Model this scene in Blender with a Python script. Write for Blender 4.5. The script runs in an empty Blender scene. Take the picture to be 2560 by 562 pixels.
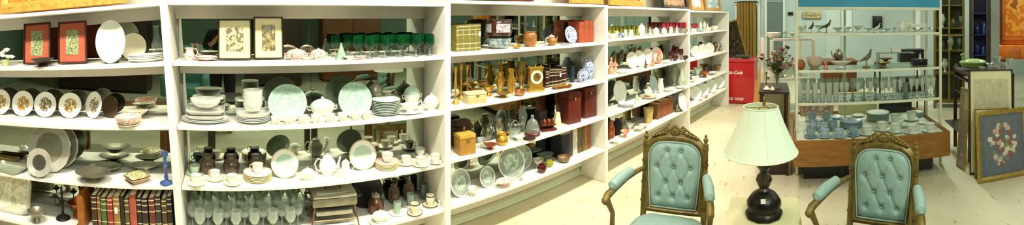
import bpy, bmesh, math, random
from math import sin, cos, tan, pi, radians, atan2, hypot, sqrt
from mathutils import Matrix, Vector
random.seed(7)
SC = bpy.context.scene
COL = SC.collection
F, CX, HY, EYE = 1000.0, 575.0, 42.0, 1.6      # panorama: pixels per radian, pixel of the shelf wall's normal, horizon row, eye height
D0, DEP = 2.29, 0.30                           # shelf front plane and shelf depth
T = lambda x, y, z: Matrix.Translation((x, y, z))
RX = lambda a: Matrix.Rotation(radians(a), 4, 'X')
RY = lambda a: Matrix.Rotation(radians(a), 4, 'Y')
RZ = lambda a: Matrix.Rotation(radians(a), 4, 'Z')
S3 = lambda a, b, c: Matrix.Diagonal((a, b, c, 1))
# ---------------------------------------------------------------- materials
def lin(h):
    h = h.lstrip('#'); o = []
    for i in (0, 2, 4):
        c = int(h[i:i+2], 16) / 255
        o.append(c / 12.92 if c <= .04045 else ((c + .055) / 1.055) ** 2.4)
    return (*o, 1)
def shade(c, f): return (min(1, c[0]*f), min(1, c[1]*f), min(1, c[2]*f), 1)
MATS = {}
def newmat(n):
    m = bpy.data.materials.new(n); m.use_nodes = True
    nt = m.node_tree; b = nt.nodes['Principled BSDF']
    return m, nt, b
def mat(n, col=None, rough=.5, metal=0, var=.12, scale=18, bump=0, stretch=None, col2=None, coat=0, emit=0):
    """principled material whose colour wanders with noise in the object's own space"""
    if n in MATS: return MATS[n]
    m, nt, b = newmat(n); L = nt.links.new
    c = lin(col)
    tc = nt.nodes.new('ShaderNodeTexCoord'); nz = nt.nodes.new('ShaderNodeTexNoise')
    nz.inputs['Scale'].default_value = scale; nz.inputs['Detail'].default_value = 4
    src = tc.outputs['Object']
    if stretch:
        mp = nt.nodes.new('ShaderNodeMapping'); mp.inputs['Scale'].default_value = stretch
        L(src, mp.inputs['Vector']); src = mp.outputs['Vector']
    L(src, nz.inputs['Vector'])
    cr = nt.nodes.new('ShaderNodeValToRGB')
    cr.color_ramp.elements[0].position = .3; cr.color_ramp.elements[1].position = .7
    cr.color_ramp.elements[0].color = lin(col2) if col2 else shade(c, 1 - var)
    cr.color_ramp.elements[1].color = c if col2 else shade(c, 1 + var)
    L(nz.outputs['Fac'], cr.inputs['Fac']); L(cr.outputs['Color'], b.inputs['Base Color'])
    b.inputs['Roughness'].default_value = rough; b.inputs['Metallic'].default_value = metal
    if coat: b.inputs['Coat Weight'].default_value = coat
    if bump:
        bp = nt.nodes.new('ShaderNodeBump'); bp.inputs['Strength'].default_value = bump; bp.inputs['Distance'].default_value = .01
        L(nz.outputs['Fac'], bp.inputs['Height']); L(bp.outputs['Normal'], b.inputs['Normal'])
    MATS[n] = m
    return m
def motif(n, cols, scale=30, rough=.3, kind='noise', start=.3):
    """painted decoration: patches of the given colours"""
    if n in MATS: return MATS[n]
    m, nt, b = newmat(n); L = nt.links.new
    tc = nt.nodes.new('ShaderNodeTexCoord')
    if kind == 'noise':
        nz = nt.nodes.new('ShaderNodeTexNoise'); nz.inputs['Detail'].default_value = 3
    else:
        nz = nt.nodes.new('ShaderNodeTexVoronoi')
    nz.inputs['Scale'].default_value = scale
    L(tc.outputs['Object'], nz.inputs['Vector'])
    cr = nt.nodes.new('ShaderNodeValToRGB'); cr.color_ramp.interpolation = 'CONSTANT' if kind != 'soft' else 'LINEAR'
    el = cr.color_ramp.elements
    k = len(cols)
    for i, c in enumerate(cols):
        p = (start + (.72 - start) * (i - (start > .3)) / k) if kind == 'noise' else i / k
        if i == 0: el[0].position = 0; el[0].color = lin(c)
        elif i == 1: el[1].position = p; el[1].color = lin(c)
        else: e = el.new(p); e.color = lin(c)
    if kind == 'noise': L(nz.outputs['Fac'], cr.inputs['Fac'])
    else:
        sp = nt.nodes.new('ShaderNodeSeparateColor'); L(nz.outputs['Color'], sp.inputs['Color']); L(sp.outputs[0], cr.inputs['Fac'])
    L(cr.outputs['Color'], b.inputs['Base Color']); b.inputs['Roughness'].default_value = rough
    MATS[n] = m
    return m
def glass(n, tint='#ffffff', amt=.25, rough=.03, haze=.0):
    """thin glass: see-through with a fresnel sheen and a touch of body colour"""
    if n in MATS: return MATS[n]
    m = bpy.data.materials.new(n); m.use_nodes = True; nt = m.node_tree; nt.nodes.clear(); L = nt.links.new
    o = nt.nodes.new('ShaderNodeOutputMaterial'); tr = nt.nodes.new('ShaderNodeBsdfTransparent'); gl = nt.nodes.new('ShaderNodeBsdfGlossy')
    tr.inputs['Color'].default_value = lin(tint); gl.inputs['Roughness'].default_value = rough
    lw = nt.nodes.new('ShaderNodeLayerWeight'); lw.inputs['Blend'].default_value = amt
    nz = nt.nodes.new('ShaderNodeTexNoise'); nz.inputs['Scale'].default_value = 40
    bp = nt.nodes.new('ShaderNodeBump'); bp.inputs['Strength'].default_value = .15; bp.inputs['Distance'].default_value = .004
    L(nz.outputs['Fac'], bp.inputs['Height']); L(bp.outputs['Normal'], gl.inputs['Normal'])
    mx = nt.nodes.new('ShaderNodeMixShader'); L(lw.outputs['Facing'], mx.inputs[0]); L(tr.outputs[0], mx.inputs[1]); L(gl.outputs[0], mx.inputs[2])
    out = mx
    if haze:
        df = nt.nodes.new('ShaderNodeBsdfDiffuse'); df.inputs['Color'].default_value = lin('#dfe8dc')
        m2 = nt.nodes.new('ShaderNodeMixShader'); m2.inputs[0].default_value = haze
        L(mx.outputs[0], m2.inputs[1]); L(df.outputs[0], m2.inputs[2]); out = m2
    L(out.outputs[0], o.inputs['Surface'])
    MATS[n] = m
    return m
white_paint = mat('white_paint', '#ebe8dd', .55, var=.04, scale=6)
wall_cream = mat('wall_cream', '#ece6d2', .8, var=.03, scale=3)
wall_green = mat('wall_green', '#7f9788', .8, var=.05, scale=2)
wall_aqua = mat('wall_aqua', '#bccac6', .8, var=.05, scale=2)
ceil_m = mat('ceiling_paint', '#b9b8a6', .9, var=.03, scale=2)
china = mat('white_china', '#f1eee2', .18, var=.03, scale=8)
cream = mat('cream_china', '#e9dfc2', .22, var=.05, scale=10)
grey_china = mat('grey_white_china', '#e6e8dd', .25, var=.05, scale=12)
green_china = motif('celadon_transfer', ['#a6c6b0', '#93b8a2', '#b4cfba', '#9cc0aa'], 40)
pale_green = mat('pale_green_china', '#bfd6c4', .2, var=.08, scale=30)
band_blue = mat('slate_blue_line', '#c0c8c1', .3)
band_gold = mat('gilt_line', '#c9b98c', .3)
band_grn = mat('green_line', '#a9beb0', .3)
fruit_or = motif('orange_fruit', ['#f3efe2', '#6d7c48', '#d98a2b', '#e3a743', '#9b5a2a'], 60, start=.46)
fruit_bl = motif('dark_berries', ['#f3efe2', '#5d6a4a', '#4c4a63', '#d7a55a', '#c9762e'], 60, start=.46)
fruit_gr = motif('grape_fruit', ['#f3efe2', '#8b8f4c', '#c59a3e', '#b3552e', '#6f7a40'], 60, start=.46)
blue_white = motif('blue_and_white', ['#e9edf2', '#3f5593', '#dfe6f0', '#6c82b8', '#2d4180'], 48)
blue_white_s = motif('pale_blue_pattern', ['#d8e1e2', '#96afc0', '#ccd9dc', '#7f9ab0'], 60)
pink_china = motif('pink_floral_china', ['#ecdcd0', '#d9a99a', '#efe6da', '#b97d6e'], 40)
silver = mat('tarnished_silver', '#c4c1ad', .3, .75, var=.2, scale=14)
silver_d = mat('dark_pewter', '#8f8b78', .35, .7, var=.25, scale=14)
silver_b = mat('bright_silver', '#ece9da', .25, .6, var=.1, scale=14)
brass = mat('brass', '#cfa443', .28, .7, var=.15, scale=20)
brass_d = mat('old_brass', '#a3823a', .35, .65, var=.25, scale=20)
copper = mat('copper', '#a65a33', .3, .7, var=.2, scale=20)
iron = mat('black_iron', '#231f1b', .5, .4, var=.2, scale=30)
black = mat('black_lacquer', '#15130f', .35, var=.3, scale=20)
wood_o = mat('orange_wood', '#a5611f', .4, var=.3, scale=7, stretch=(1, 1, 9), col2='#7d4413')
wood_m = mat('brown_wood', '#7a4a22', .45, var=.3, scale=6, stretch=(9, 1, 1), col2='#5a3216')
wood_d = mat('dark_wood', '#2f1d12', .45, var=.35, scale=7, stretch=(1, 1, 8))
wood_r = mat('red_mahogany', '#5a2213', .35, var=.3, scale=8, stretch=(1, 1, 7))
wood_y = mat('honey_wood', '#b98a45', .5, var=.25, scale=6, stretch=(1, 1, 9))
wood_olive = mat('olive_wood', '#8d7a3c', .6, var=.25, scale=6, stretch=(1, 1, 9))
gilt = mat('gilt_frame', '#c79a4a', .4, .55, var=.35, scale=35, bump=.5)
gilt_o = mat('orange_gilt', '#e0a24a', .45, .3, var=.3, scale=30, bump=.5)
paper = mat('aged_paper', '#e6dcbf', .8, var=.06, scale=60)
tag_m = mat('white_tag', '#f7f4ea', .7, var=.02)
leather_r = mat('red_leather', '#5c1c12', .4, var=.25, scale=25, bump=.2)
clear = glass('clear_glass', '#eef3ee', .22, haze=.10)
crystal = glass('cut_crystal', '#e9f0e9', .3, haze=.17)
shop_crystal = glass('shop_crystal', '#f2f7f2', .2, haze=.42)
green_gl = glass('emerald_glass', '#1c5a34', .12)
green_gd = mat('emerald_glass_dense', '#073a1a', .12, var=.5, scale=45)
red_gl = mat('ruby_glass', '#9c2436', .12, var=.2, scale=30, coat=.5)
dred_gl = mat('dark_ruby_glass', '#4a1413', .12, var=.25, scale=30, coat=.5)
olive_gl = mat('olive_gold_glass', '#9a9a34', .2, var=.2, scale=30)
blue_gl = mat('cobalt_glass', '#3d5690', .12, var=.25, scale=25, coat=.5)
amber = mat('amber_pottery', '#9a672b', .3, var=.3, scale=30)
coral = motif('coral_pottery', ['#c9532c', '#e8b08c', '#d8683a', '#f0dccb'], 45)
pane_gl = glass('window_pane_glass', '#f3f7f2', .12)
mirror_m, _nt, _b = newmat('mirror_silvering')
_b.inputs['Base Color'].default_value = lin('#b9c2b2'); _b.inputs['Metallic'].default_value = 1; _b.inputs['Roughness'].default_value = .015
# ---------------------------------------------------------------- mesh building
class MB:
    def __init__(s): s.v = []; s.f = []; s.m = []
    def add(s, vs, fs, mi=0, M=None):
        b = len(s.v)
        s.v += [(M @ Vector(v)) if M else Vector(v) for v in vs]
        for i, f in enumerate(fs):
            s.f.append([b + j for j in f]); s.m.append(mi[i] if isinstance(mi, list) else mi)
        return s
    def lathe(s, prof, seg=20, M=None, mi=0, sx=1, sy=1, wob=None):
        vs = []; fs = []; ms = []; idx = []
        for (r, z) in prof:
            if r < 1e-6: idx.append([len(vs)]); vs.append((0, 0, z))
            else:
                idx.append(list(range(len(vs), len(vs) + seg)))
                for k in range(seg):
                    a = 2*pi*k/seg; w = wob(a, r, z) if wob else 1
                    vs.append((r*w*cos(a)*sx, r*w*sin(a)*sy, z))
        for i in range(len(prof) - 1):
            A, B = idx[i], idx[i+1]; q = mi[i] if isinstance(mi, list) else mi
            for k in range(seg):
                j = (k + 1) % seg
                if len(A) == 1 and len(B) == 1: continue
                if len(A) == 1: fs.append([A[0], B[k], B[j]])
                elif len(B) == 1: fs.append([A[k], A[j], B[0]])
                else: fs.append([A[k], A[j], B[j], B[k]])
                ms.append(q)
        return s.add(vs, fs, ms, M)
    def tube(s, pts, r=.01, seg=8, M=None, mi=0, closed=False, flat=1.0):
        pts = [Vector(p) for p in pts]; n = len(pts)
        rs = r if isinstance(r, (list, tuple)) else [r]*n
        vs = []; fs = []; up = Vector((0, 0, 1))
        prev = None
        for i, p in enumerate(pts):
            a = pts[(i-1) % n] if (closed or i) else p; b = pts[(i+1) % n] if (closed or i < n-1) else p
            t = (b - a).normalized()
            if prev is None:
                u = t.cross(up)
                if u.length < .05: u = t.cross(Vector((0, 1, 0)))
            else: u = prev - t * prev.dot(t)
            u.normalize(); prev = u; w = t.cross(u)
            for k in range(seg):
                c = 2*pi*k/seg + pi/seg
                vs.append(p + u*(cos(c)*rs[i]) + w*(sin(c)*rs[i]*flat))
        for i in range(n if closed else n-1):
            j = (i+1) % n
            for k in range(seg):
                l = (k+1) % seg
                fs.append([i*seg+k, i*seg+l, j*seg+l, j*seg+k])
        if not closed:
            fs.append(list(range(seg))[::-1]); fs.append([(n-1)*seg + k for k in range(seg)])
        return s.add(vs, fs, mi, M)
    def box(s, c, d, M=None, mi=0, bev=0, taper=1):
        x, y, z = d[0]/2, d[1]/2, d[2]/2
        if bev:
            bm = bmesh.new(); bmesh.ops.create_cube(bm, size=1)
            for v in bm.verts: v.co = (v.co.x*d[0], v.co.y*d[1], v.co.z*d[2])
            bmesh.ops.bevel(bm, geom=bm.edges[:], offset=min(bev, min(d)*.45), segments=2, affect='EDGES', profile=.6)
            bm.verts.index_update()
            vs = [v.co + Vector(c) for v in bm.verts]; fs = [[v.index for v in f.verts] for f in bm.faces]; bm.free()
            return s.add(vs, fs, mi, M)
        vs = [(c[0]+a*x*(taper if e > 0 else 1), c[1]+b*y*(taper if e > 0 else 1), c[2]+e*z) for e in (-1, 1) for b in (-1, 1) for a in (-1, 1)]
        return s.add(vs, [[0, 2, 3, 1], [4, 5, 7, 6], [0, 1, 5, 4], [2, 6, 7, 3], [0, 4, 6, 2], [1, 3, 7, 5]], mi, M)
    def ball(s, c, r, seg=12, ring=8, M=None, mi=0):
        r = r if isinstance(r, (tuple, list)) else (r, r, r)
        prof = [(sin(pi*i/ring), -cos(pi*i/ring)) for i in range(ring+1)]
        prof[0] = (0, -1); prof[-1] = (0, 1)
        A = T(*c) @ S3(*r)
        return s.lathe(prof, seg, (M @ A) if M else A, mi)
    def prism(s, poly, y0, y1, M=None, mi=0):
        """polygon in x,z swept along y"""
        n = len(poly); vs = [(x, y0, z) for x, z in poly] + [(x, y1, z) for x, z in poly]
        fs = [list(range(n)), list(range(n, 2*n))[::-1]] + [[i, i+n, (i+1) % n + n, (i+1) % n] for i in range(n)]
        return s.add(vs, fs, mi, M)
    def minz(s): return min(v.z for v in s.v)
    def drop(s):
        z = s.minz()
        for v in s.v: v.z -= z
        return s
    def mesh(s, name, mats, smooth=True):
        me = bpy.data.meshes.new(name)
        me.from_pydata([tuple(v) for v in s.v], [], s.f)
        for m in (mats if isinstance(mats, (list, tuple)) else [mats]): me.materials.append(m)
        bm = bmesh.new(); bm.from_mesh(me); bmesh.ops.recalc_face_normals(bm, faces=bm.faces[:]); bm.to_mesh(me); bm.free()
        me.polygons.foreach_set('material_index', s.m)
        if smooth:
            me.polygons.foreach_set('use_smooth', [True]*len(me.polygons)); me.set_sharp_from_angle(angle=radians(38))
        me.update()
        return me
    def build(s, name, mats, parent=None, M=None, smooth=True):
        o = bpy.data.objects.new(name, s.mesh(name, mats, smooth)); COL.objects.link(o)
        if parent is not None: o.parent = parent
        if M is not None: o.matrix_world = M
        return o
LABELS = {}
def tag(o, label, cat, group=None):
    o['label'] = label; o['category'] = cat
    if group: o['group'] = group
    LABELS.setdefault(label.lower(), []).append((o.name, group)); return o
def root(name, M, label, cat, group=None):
    o = bpy.data.objects.new(name, None); o.empty_display_size = .05; COL.objects.link(o); o.matrix_world = M
    return tag(o, label, cat, group)
def one(mb, name, mats, M, label, cat, group=None, smooth=True):
    return tag(mb.build(name, mats, None, M, smooth), label, cat, group)
def struct(mb, name, mats, M=None, parent=None, smooth=False):
    o = mb.build(name, mats, parent, M, smooth)
    if parent is None: o['kind'] = 'structure'
    return o
def twin(o, M, label, group=None):
    """a copy of a thing with copies of its parts and sub-parts"""
    r = o.copy(); COL.objects.link(r); r.matrix_world = M
    for ch in list(o.children):
        c = ch.copy(); COL.objects.link(c); c.parent = r
        for g in list(ch.children):
            d = g.copy(); COL.objects.link(d); d.parent = c
    r['label'] = label
    if group: r['group'] = group
    LABELS.setdefault(label.lower(), []).append((r.name, r.get('group')))
    return r
ORD = 'first second third fourth fifth sixth seventh eighth ninth tenth eleventh twelfth thirteenth fourteenth fifteenth sixteenth'.split()
def ray(x, r):
    """point on the floor plan at panorama column x and distance r"""
    th = (x - CX) / F
    return r*sin(th), r*cos(th)
def zat(y, r): return EYE - (y - HY) / F * r
# ---------------------------------------------------------------- kinds of things (sizes in metres, standing at z=0, facing -Y)
def plate_mb(R, dep=.10, t=.004, seg=28, sx=1, sy=1, wob=None):
    h = dep*R
    prof = [(0, .001), (.5*R, .001), (.52*R, 0), (.57*R, 0), (.6*R, .002), (R, h), (R*1.003, h+t*.5), (.985*R, h+t), (.92*R, h*.8+t+.0003), (.64*R, .0025+t), (.57*R, .0008+t), (0, t)]
    return MB().lathe(prof, seg, None, [0, 0, 0, 0, 0, 2, 2, 2, 1, 0, 3], sx, sy, wob)
PM = lambda body=china, rim=None, line=None, centre=None: [body, rim or body, line or body, centre or rim or body]
def plate(M, R, label, mats=None, group=None, name='dinner_plate', cat='plate', dep=.10, sx=1, sy=1, t=.004):
    return one(plate_mb(R, dep, t, 28, sx, sy), name, mats or PM(), M, label, cat, group)
def standing(M, R, label, mats=None, group=None, name='display_plate', tilt=14, dep=.10, sx=1, sy=1, yaw=0, wob=None):
    """a plate on edge, leaning back, shown to the room"""
    mb = plate_mb(R, dep, .004, 32, sx, sy, wob); A = RZ(yaw) @ RX(90 - tilt)
    mb.v = [A @ v for v in mb.v]; mb.drop()
    return one(mb, name, mats or PM(), M, label, 'plate', group)
def easel(M, w, h, label, m=None):
    """wire stand for a plate: two front hooks, two back legs and a cross bar"""
    mb = MB(); r = .0028
    for s in (-1, 1):
        mb.tube([(s*w*.3, -.045, .016), (s*w*.3, -.045, .003), (s*w*.3, .0, .003), (s*w*.22, .045, .003)], r, 6)
        mb.tube([(s*w*.3, -.004, .003), (s*w*.18, .048, h*.62)], r, 6)
    mb.tube([(-w*.3, -.004, .005), (w*.3, -.004, .005)], r, 6); mb.tube([(-w*.2, .046, h*.6), (w*.2, .046, h*.6)], r, 6)
    return one(mb.drop(), 'plate_stand', m or iron, M, label, 'plate stand')
def stack(M, n, R, label, mats=None, dz=.0065, name='dinner_plate', dep=.10, cat='plate', group=None, sx=1, sy=1, top=None):
    """n plates one on the other; label has %s for «topmost», «second from top» ..."""
    first = None; z = 0
    for i in range(n):
        k = n - 1 - i
        w = 'topmost' if k == 0 else ('lowest' if i == 0 else ORD[k] + ' from top')
        lb = label % w; A = M @ T(0, 0, i*dz) @ RZ(i*17 if sx == sy else 0)
        if first is None: first = plate(A, R, lb, mats, group, name, cat, dep, sx, sy)
        else: twin(first, A, lb, group)
        z = i*dz + dep*R + .006
    return z
def bowl_prof(R, H, t=.004, foot=.45):
    p = [(0, .002), (foot*R, .002), (foot*R, 0), (foot*R*1.12, 0), (foot*R*1.12, .005)]
    for a in (.25, .5, .75, 1): p.append((R*(foot*1.1 + (1-foot*1.1)*sin(a*pi/2)), .005 + (H-.005)*(1 - cos(a*pi/2)) if a < 1 else H))
    p += [(R - t, H)]
    for a in (.75, .5, .25): p.append(((R-t)*(foot*1.05 + (1-foot*1.05)*sin(a*pi/2)), .009 + (H-.009)*(1 - cos(a*pi/2))))
    return p + [(foot*R*.9, .008), (0, .007)]
def bowl(M, R, H, label, mats=china, name='bowl', group=None, sx=1, sy=1, wob=None, cat='bowl', foot=.45):
    return one(MB().lathe(bowl_prof(R, H, foot=foot), 24, None, 0, sx, sy, wob), name, mats, M, label, cat, group)
def bowls(M, n, R, H, label, mats=china, dz=None):
    dz = dz or H*.35; f = None
    for i in range(n):
        k = n - 1 - i; w = 'topmost' if k == 0 else ('lowest' if i == 0 else ORD[k] + ' from top'); A = M @ T(0, 0, i*dz)
        mb = MB().lathe([(0, .004), (R*.6, .004), (R*.62, 0), (R*.68, 0), (R*.9, H*.45), (R, H), (R-.004, H), (R*.9-.004, H*.47), (R*.6, .009), (0, .009)], 24)
        if f is None: f = one(mb, 'cereal_bowl', mats, A, label % w, 'bowl')
        else: twin(f, A, label % w)
def handle_pts(x0, z0, z1, out):
    return [(x0, 0, z1), (x0 + out*.7, 0, z1 + (z1-z0)*.08), (x0 + out, 0, z0 + (z1-z0)*.62), (x0 + out*.75, 0, z0 + (z1-z0)*.22), (x0, 0, z0)]
def cup(M, R, H, label, body=china, line=None, group=None, yaw=0, foot=.55, name='teacup', handle=True):
    """teacup with its handle"""
    r = root(name, M @ RZ(yaw), label, 'cup', group)
    p = [(0, .002), (foot*R, .002), (foot*R, 0), (foot*R*1.08, 0), (foot*R*1.05, .006), (R*.86, H*.35), (R*.97, H*.75), (R, H*.9), (R*1.02, H), (R*1.02-.003, H), (R*.94, H*.75), (R*.82, H*.36), (foot*R*.9, .009), (0, .009)]
    MB().lathe(p, 20, None, [0, 0, 0, 0, 0, 0, 0, 1, 1, 0, 0, 0, 0]).build('bowl', [body, line or body], r)
    if handle: MB().tube(handle_pts(R*.9, H*.25, H*.82, R*.55), max(.0028, R*.075), 7).build('handle', line or body, r)
    return r
def cup_set(M, R, H, label, body=china, line=None, group=None, yaw=0, sR=None):
    """label: «%s ...» -> the cup and the saucer under it"""
    plate(M, sR or R*1.75, label % 'saucer under', PM(body, body, line), group and group + ' saucers', 'saucer', 'saucer', .16, t=.003)
    return cup(M @ T(0, 0, .0055), R, H, label % 'teacup', body, line, group, yaw)
def goblet(M, R, H, label, gb=clear, gs=clear, group=None, stem=.42, shape='tulip', name='goblet', cat='glass'):
    r = root(name, M, label, cat, group); z = H*stem
    if shape == 'tulip': o = [(.12*R, z), (.55*R, z + .06*H), (.95*R, z + .22*H), (R, z + .36*H), (.9*R, H)]
    elif shape == 'flare': o = [(.12*R, z), (.5*R, z + .1*H), (.7*R, z + .28*H), (R, H)]
    else: o = [(.12*R, z), (.7*R, z + .04*H), (R, z + .16*H), (1.02*R, H)]
    t = max(.0015, R*.05); p = [(0, z)] + o + [(o[-1][0] - t, H)] + [(max(a - t, .001), b + t) for a, b in o[::-1]] + [(0, z + t*2)]
    MB().lathe(p, 16).build('bowl', gb, r)
    MB().lathe([(0, 0), (.72*R, 0), (.74*R, .003), (.3*R, .008), (.11*R, .02), (.1*R, z*.5), (.17*R, z*.62), (.09*R, z*.75), (.13*R, z), (0, z)], 14).build('stem', gs, r)
    return r
def tumbler(M, R, H, label, g=clear, group=None, flare=1.0, name='glass_tumbler', cat='glass'):
    b = R/max(flare, 1)
    return one(MB().lathe([(0, 0), (b*.92, 0), (b*.95, .004), (R*min(flare, 1)*.97, H*.6), (R, H), (R-.0025, H), (R*.93, H*.6), (b*.85, .014), (0, .012)], 16), name, g, M, label, cat, group)
def pot(M, w, h, label, body=china, line=None, group=None, yaw=0, name='teapot', tall=False, mats2=None):
    """teapot or coffee pot: body, lid with knob, spout, handle; w is spout to handle"""
    r = root(name, M @ RZ(yaw), label, 'teapot' if not tall else 'coffee pot', group)
    R = w*(.33 if not tall else .28); H = h*(.72 if not tall else .8); lm = line or body
    if tall: p = [(0, .002), (R*.8, .002), (R*.85, 0), (R*.9, .006), (R, H*.2), (R*.92, H*.5), (R*.7, H*.86), (R*.74, H), (R*.68, H), (0, H*.95)]
    else: p = [(0, .002), (R*.6, .002), (R*.62, 0), (R*.66, .008), (R*.92, H*.25), (R, H*.5), (R*.88, H*.76), (R*.55, H*.97), (R*.5, H), (0, H*.97)]
    MB().lathe(p, 22).build('body', body, r)
    l = MB().lathe([(R*(.7 if tall else .53), 0), (R*.5, h*.07), (R*.2, h*.11), (0, h*.12)], 18, T(0, 0, H + .001)).build('lid', lm if line else body, r)
    MB().ball((0, 0, H + h*.15), (R*.13, R*.13, h*.045)).build('knob', lm, l)
    MB().tube([(-R*.85, 0, H*.3), (-R*1.2, 0, H*.42), (-R*1.42, 0, H*.78), (-w*.5, 0, H*.98)], [R*.22, R*.17, R*.11, R*.1], 9).build('spout', body, r)
    MB().tube([(R*.7, 0, H*.85), (R*1.15, 0, H*.98), (w*.5, 0, H*.68), (R*1.3, 0, H*.32), (R*.85, 0, H*.22)], R*.085, 8).build('handle', lm, r)
    return r
def tureen(M, w, h, label, body=china, lid=None, group=None, sy=.75, name='lidded_tureen', cat='tureen', yaw=0, hand=True):
    r = root(name, M @ RZ(yaw), label, cat, group); R = w*(.42 if hand else .5); H = h*.55
    MB().lathe([(0, .002), (R*.5, .002), (R*.55, 0), (R*.6, .01), (R*.45, H*.2), (R*.8, H*.45), (R*.97, H*.8), (R, H), (R*.95, H), (0, H*.9)], 24, None, 0, 1, sy).build('body', body, r)
    l = MB().lathe([(R*.98, 0), (R*.95, h*.06), (R*.7, h*.2), (R*.3, h*.29), (0, h*.32)], 24, T(0, 0, H + .001), 0, 1, sy).build('lid', lid or body, r)
    MB().ball((0, 0, H + h*.36), (R*.12, R*.12, h*.06)).build('knob', body, l)
    if hand:
        for s in (-1, 1):
            MB().tube([(s*R*.93, 0, H*.62), (s*w*.49, 0, H*.72), (s*w*.5, 0, H*.95), (s*R*.96, 0, H*.92)], R*.06, 8).build('handle', body, r)
    return r
def pitcher(M, w, h, label, body=china, group=None, yaw=0, name='cream_jug', cat='jug'):
    r = root(name, M @ RZ(yaw), label, cat, group); R = w*.36
    MB().lathe([(0, .002), (R*.6, .002), (R*.65, 0), (R*.7, h*.05), (R, h*.3), (R*.95, h*.5), (R*.62, h*.8), (R*.8, h), (R*.76, h), (R*.55, h*.8), (R*.6, h*.1), (0, h*.06)], 20, None, 0, 1, 1,
               lambda a, rr, z: 1 + (.35 if z > h*.85 else 0)*max(0, -cos(a))**6).build('body', body, r)
    MB().tube(handle_pts(R*.7, h*.3, h*.88, w*.32), R*.1, 7).build('handle', body, r)
    return r
def vase(M, prof, R, H, label, m, name='vase', cat='vase', group=None, seg=22, wob=None):
    """single turned vessel; prof in fractions of R and H"""
    return one(MB().lathe([(0, 0)] + [(a*R, b*H) for a, b in prof] + [(0, prof[-1][1]*H*.96)], seg, None, 0, 1, 1, wob), name, m, M, label, cat, group)
JAR = [(.6, 0), (.66, .04), (.98, .35), (1, .6), (.8, .84), (.5, .9), (.55, 1), (.42, 1)]
URN = [(.5, 0), (.55, .05), (.3, .15), (.9, .5), (1, .65), (.6, .85), (.7, 1), (.6, 1)]
STICK = [(1, 0), (1, .03), (.55, .08), (.25, .12), (.35, .2), (.2, .3), (.2, .5), (.4, .56), (.22, .64), (.25, .82), (.5, .88), (.5, 1), (.3, 1)]
CYL = [(.92, 0), (1, .02), (1, .97), (.95, 1), (.88, 1)]
def box_lid(M, w, d, h, label, m, lid=None, knob=None, name='wooden_box', cat='box', group=None, bev=.004):
    r = root(name, M, label, cat, group)
    MB().box((0, 0, h*.38), (w, d, h*.76), bev=bev).build('body', m, r)
    l = MB().box((0, 0, h*.885), (w*1.02, d*1.02, h*.2), bev=bev).build('lid', lid or m, r)
    k = MB()
    if knob: k.box((0, -d*.51 - .003, h*.72), (w*.14, .006, h*.14)).build('clasp', knob, r)
    return r
def book(M, th, h, d, label, cover, bands=None, group=None, name='old_book', tagm=False):
    """upright book, spine to -Y, thickness along X"""
    r = root(name, M, label, 'book', group); b = .0025
    mb = MB(); mb.box((-th/2 + b/2, 0, h/2), (b, d, h)); mb.box((th/2 - b/2, 0, h/2), (b, d, h))
    a = [(-th/2 + th*i/6, -d/2 - th*.16*sin(pi*i/6)) for i in range(7)]
    vs = [(x, y, z) for z in (0, h) for x, y in a] + [(x, y + .004, z) for z in (0, h) for x, y in a]
    fs = []
    for i in range(6): fs += [[i, i+1, i+8, i+7], [14+i, 21+i, 22+i, 15+i], [i, 14+i, 15+i, i+1], [7+i, 8+i, 22+i, 21+i]]
    mb.add(vs, fs)
    MB().box((0, .003, h/2), (th - 2*b - .0006, d - .012, h - .008)).build('pages', paper, r)
    if bands:
        for z in (.1, .28, .62, .8, .93):
            p = [(x*1.01, y - .0008, z*h) for x, y in a]
            mb.add([(x, y, z0 + dz) for dz in (-.003, .003) for x, y, z0 in p], [[i, i+1, i+8, i+7] for i in range(6)], 1)
    mb.build('cover', [cover, bands or cover], r)
    if tagm: MB().box((0, -d/2 - th*.16 - .003, h*.62), (.018, .002, .035)).build('price_tag', tag_m, r)
    return r
def framed(M, w, h, label, fm, matm, pic, fw=.018, mw=.045, tilt=8, yaw=0, name='framed_picture', d=.018, group=None, cat='picture'):
    """picture leaning back: frame of four mitred bars, mount, picture, backing"""
    A = M @ RZ(yaw) @ T(0, 0, .002 + d*sin(radians(tilt))) @ RX(-tilt)
    r = root(name, A, label, cat, group)
    mb = MB(); W, H = w/2, h
    o = [(-W, 0), (W, 0), (W, H), (-W, H)]; i_ = [(-W+fw, fw), (W-fw, fw), (W-fw, H-fw), (-W+fw, H-fw)]
    md = [((a[0]+b[0])/2, (a[1]+b[1])/2) for a, b in zip(o, i_)]
    vs = []
    for ring, y in ((o, 0), (o, -d*.7), (md, -d), (i_, -d*.45), (i_, 0)): vs += [(x, y, z) for x, z in ring]
    fs = []
    for q in range(4):
        for k in range(4): l = (k+1) % 4; fs.append([q*4+k, q*4+l, q*4+4+l, q*4+4+k])
    fs += [[16+k, 16+(k+1) % 4, (k+1) % 4, k] for k in range(4)]
    mb.add(vs, fs).build('frame', fm, r)
    MB().box((0, -.003, H/2), (w - 2*fw, .004, H - 2*fw)).build('mount' if mw else 'backing', matm, r)
    MB().box((0, -.0062, H/2), (w - 2*fw - 2*mw, .002, H - 2*fw - 2*mw)).build('print', pic, r)
    return r
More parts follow.
